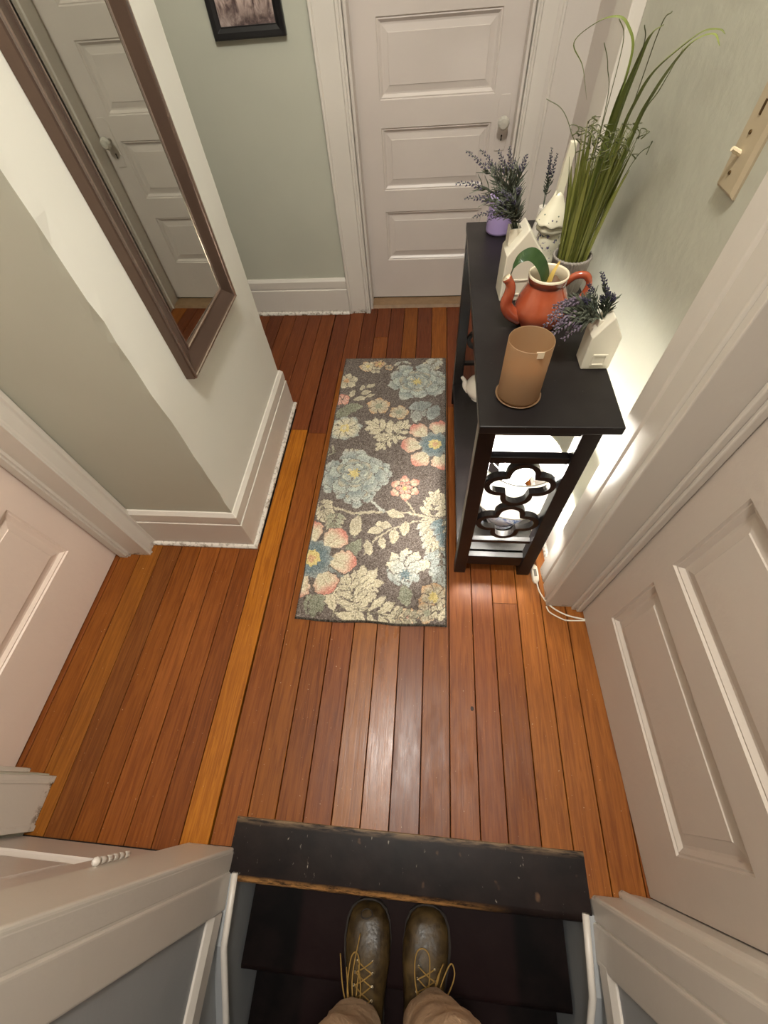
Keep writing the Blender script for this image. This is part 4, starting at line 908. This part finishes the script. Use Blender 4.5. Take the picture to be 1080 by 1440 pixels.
def boot(cx, toe_y, ang_, mir):
    Z0 = -.1898; L = .305
    ro = Matrix.Rotation(ang_, 3, 'Z'); org = Vector((cx, toe_y, Z0))
    W = lambda x_, y_, z_: tuple(org+ro @ Vector((x_*mir*1.2, -y_, z_*1.06)))   # y_ runs from toe to heel
    prof = [(.000, .012, .022), (.006, .028, .040), (.018, .040, .052), (.040, .049, .060), (.075, .053, .066), (.110, .052, .078), (.145, .047, .098), (.180, .043, .128), (.215, .041, .165), (.250, .041, .180), (.285, .036, .182), (.303, .024, .178)]
    def ring(y_, w_, h_, zb=.016, n=20):
        out = []
        for j in range(n):
            a = 2*math.pi*j/n; c_, s_ = math.cos(a), math.sin(a)
            out.append(W(w_*math.copysign(abs(c_)**.75, c_)+.004*math.sin(y_*10), y_, zb+(h_-zb)*(.42+.58*s_ if s_ > 0 else .42+.42*math.copysign(abs(s_)**.6, s_))))
        return out
    b = mk('boot', B().loft([ring(*p) for p in prof]), LEA, P_, smooth=True)
    sb_ = []
    for y_, w_ in ((-.004, .014), (.003, .030), (.016, .043), (.040, .052), (.080, .056), (.115, .054), (.150, .047), (.20, .043), (.25, .045), (.285, .040), (.307, .024)):
        sb_.append([W(-w_, y_, .0), W(w_, y_, .0), W(w_*1.02, y_, .018), W(w_*.9, y_, .0205), W(-w_*.9, y_, .0205), W(-w_*1.02, y_, .018)])
    mk('sole', B().loft(sb_), SOL, b, smooth='auto')
    # welt stitch line / toe scuff
    mk('toe_scuff', B().tube(spline([W(-.016, .020, .053), W(-.006, .013, .051), (W(.008, .016, .053)), W(.010, .026, .0575), W(-.002, .032, .060), W(-.014, .030, .058), W(-.016, .020, .053)], 4), .0016, 5), CAPW, b, smooth=True) if mir > 0 else None
    top = lambda y_: np.interp(y_, [p[0] for p in prof], [p[2] for p in prof])
    lb = B()
    for i in range(5):
        y_ = .112+i*.020; z_ = top(y_)
        for s_ in (-1, 1):
            xx = s_*(.018+.001*i); zz = z_-.0035
            n_ = B().lathe([(.0012, .002), (.0034, .0028), (.0040, .0)], (0, 0, 0), 10); turn(n_, W(xx, y_, zz), tuple((ro @ Vector((s_*mir*.35, .35, .85))).normalized())); mk('eyelet', n_, EYE, b, smooth=True)
        if i < 4: lb.tube(spline([W(-.018, y_, z_-.002), W(0, y_+.010, top(y_+.01)+.003), W(.018, y_+.020, top(y_+.02)-.001)], 4), .0017, 5).tube(spline([W(.018, y_, z_-.002), W(0, y_+.010, top(y_+.01)+.005), W(-.018, y_+.020, top(y_+.02)-.001)], 4), .0017, 5)
    return b, W, top, lb
b1, W1, top1, lb1 = boot(-.128, -.298, .03, 1)
for pts in ([(-.02, .19, .150), (-.030, .15, .135), (-.030, .105, .100), (-.020, .094, .090), (-.010, .11, .105), (-.010, .16, .140)], [(-.012, .19, .150), (-.022, .13, .12), (-.014, .060, .074)], [(-.022, .19, .15), (-.042, .15, .12), (-.056, .10, .085)], [(-.016, .19, .152), (-.026, .16, .14), (-.038, .12, .105)], [(-.004, .18, .15), (-.002, .15, .13), (-.012, .115, .10)]):
    lb1.tube(spline([W1(*p) for p in pts], 7), .0018, 6)
mk('laces', lb1, LACE, b1, smooth=True)
b2, W2, top2, lb2 = boot(.046, -.296, -.035, -1)
for pts in ([(.014, .165, .145), (.026, .12, .110), (.024, .085, .088), (.010, .075, .084), (-.004, .085, .090), (-.006, .12, .110), (-.002, .165, .145)], [(-.016, .165, .145), (-.034, .12, .115), (-.052, .09, .10), (-.060, .11, .10), (-.046, .14, .12), (-.02, .165, .145)], [(-.01, .165, .145), (-.022, .12, .115), (-.036, .095, .09)], [(-.006, .16, .145), (-.020, .13, .125), (-.030, .105, .10)]):
    lb2.tube(spline([W2(*p) for p in pts], 7), .0018, 6)
mk('laces', lb2, LACE, b2, smooth=True)
# trousers: one continuous skinned surface
SK = [(-.03, -.62, .84, .150, .115), (-.03, -.62, .73, .165, .135),
      (-.115, -.60, .62, .098, .100), (-.150, -.475, .33, .082, .095), (-.128, -.500, .08, .064, .068), (-.118, -.502, -.03, .062, .082),
      (.055, -.60, .62, .098, .100), (.092, -.425, .34, .090, .098), (.056, -.468, .09, .066, .070), (.044, -.470, -.03, .062, .086)]
me = D.meshes.new('trousers'); me.from_pydata([s_[:3] for s_ in SK], [(0, 1), (1, 2), (2, 3), (3, 4), (4, 5), (1, 6), (6, 7), (7, 8), (8, 9)], [])
tr_o = D.objects.new('trousers', me); COL.objects.link(tr_o)
tr_o.modifiers.new('skin', 'SKIN').use_smooth_shade = True
for i, s_ in enumerate(SK):
    sv = me.skin_vertices[0].data[i]; sv.radius = (s_[3], s_[4]); sv.use_root = (i == 1)
ss = tr_o.modifiers.new('sub', 'SUBSURF'); ss.levels = 3; ss.render_levels = 3
tex = D.textures.new('folds', 'CLOUDS'); tex.noise_scale = .07
dm = tr_o.modifiers.new('folds', 'DISPLACE'); dm.texture = tex; dm.strength = .030; dm.mid_level = .5; dm.texture_coords = 'LOCAL'
me.materials.append(KH); par(tr_o, P_)
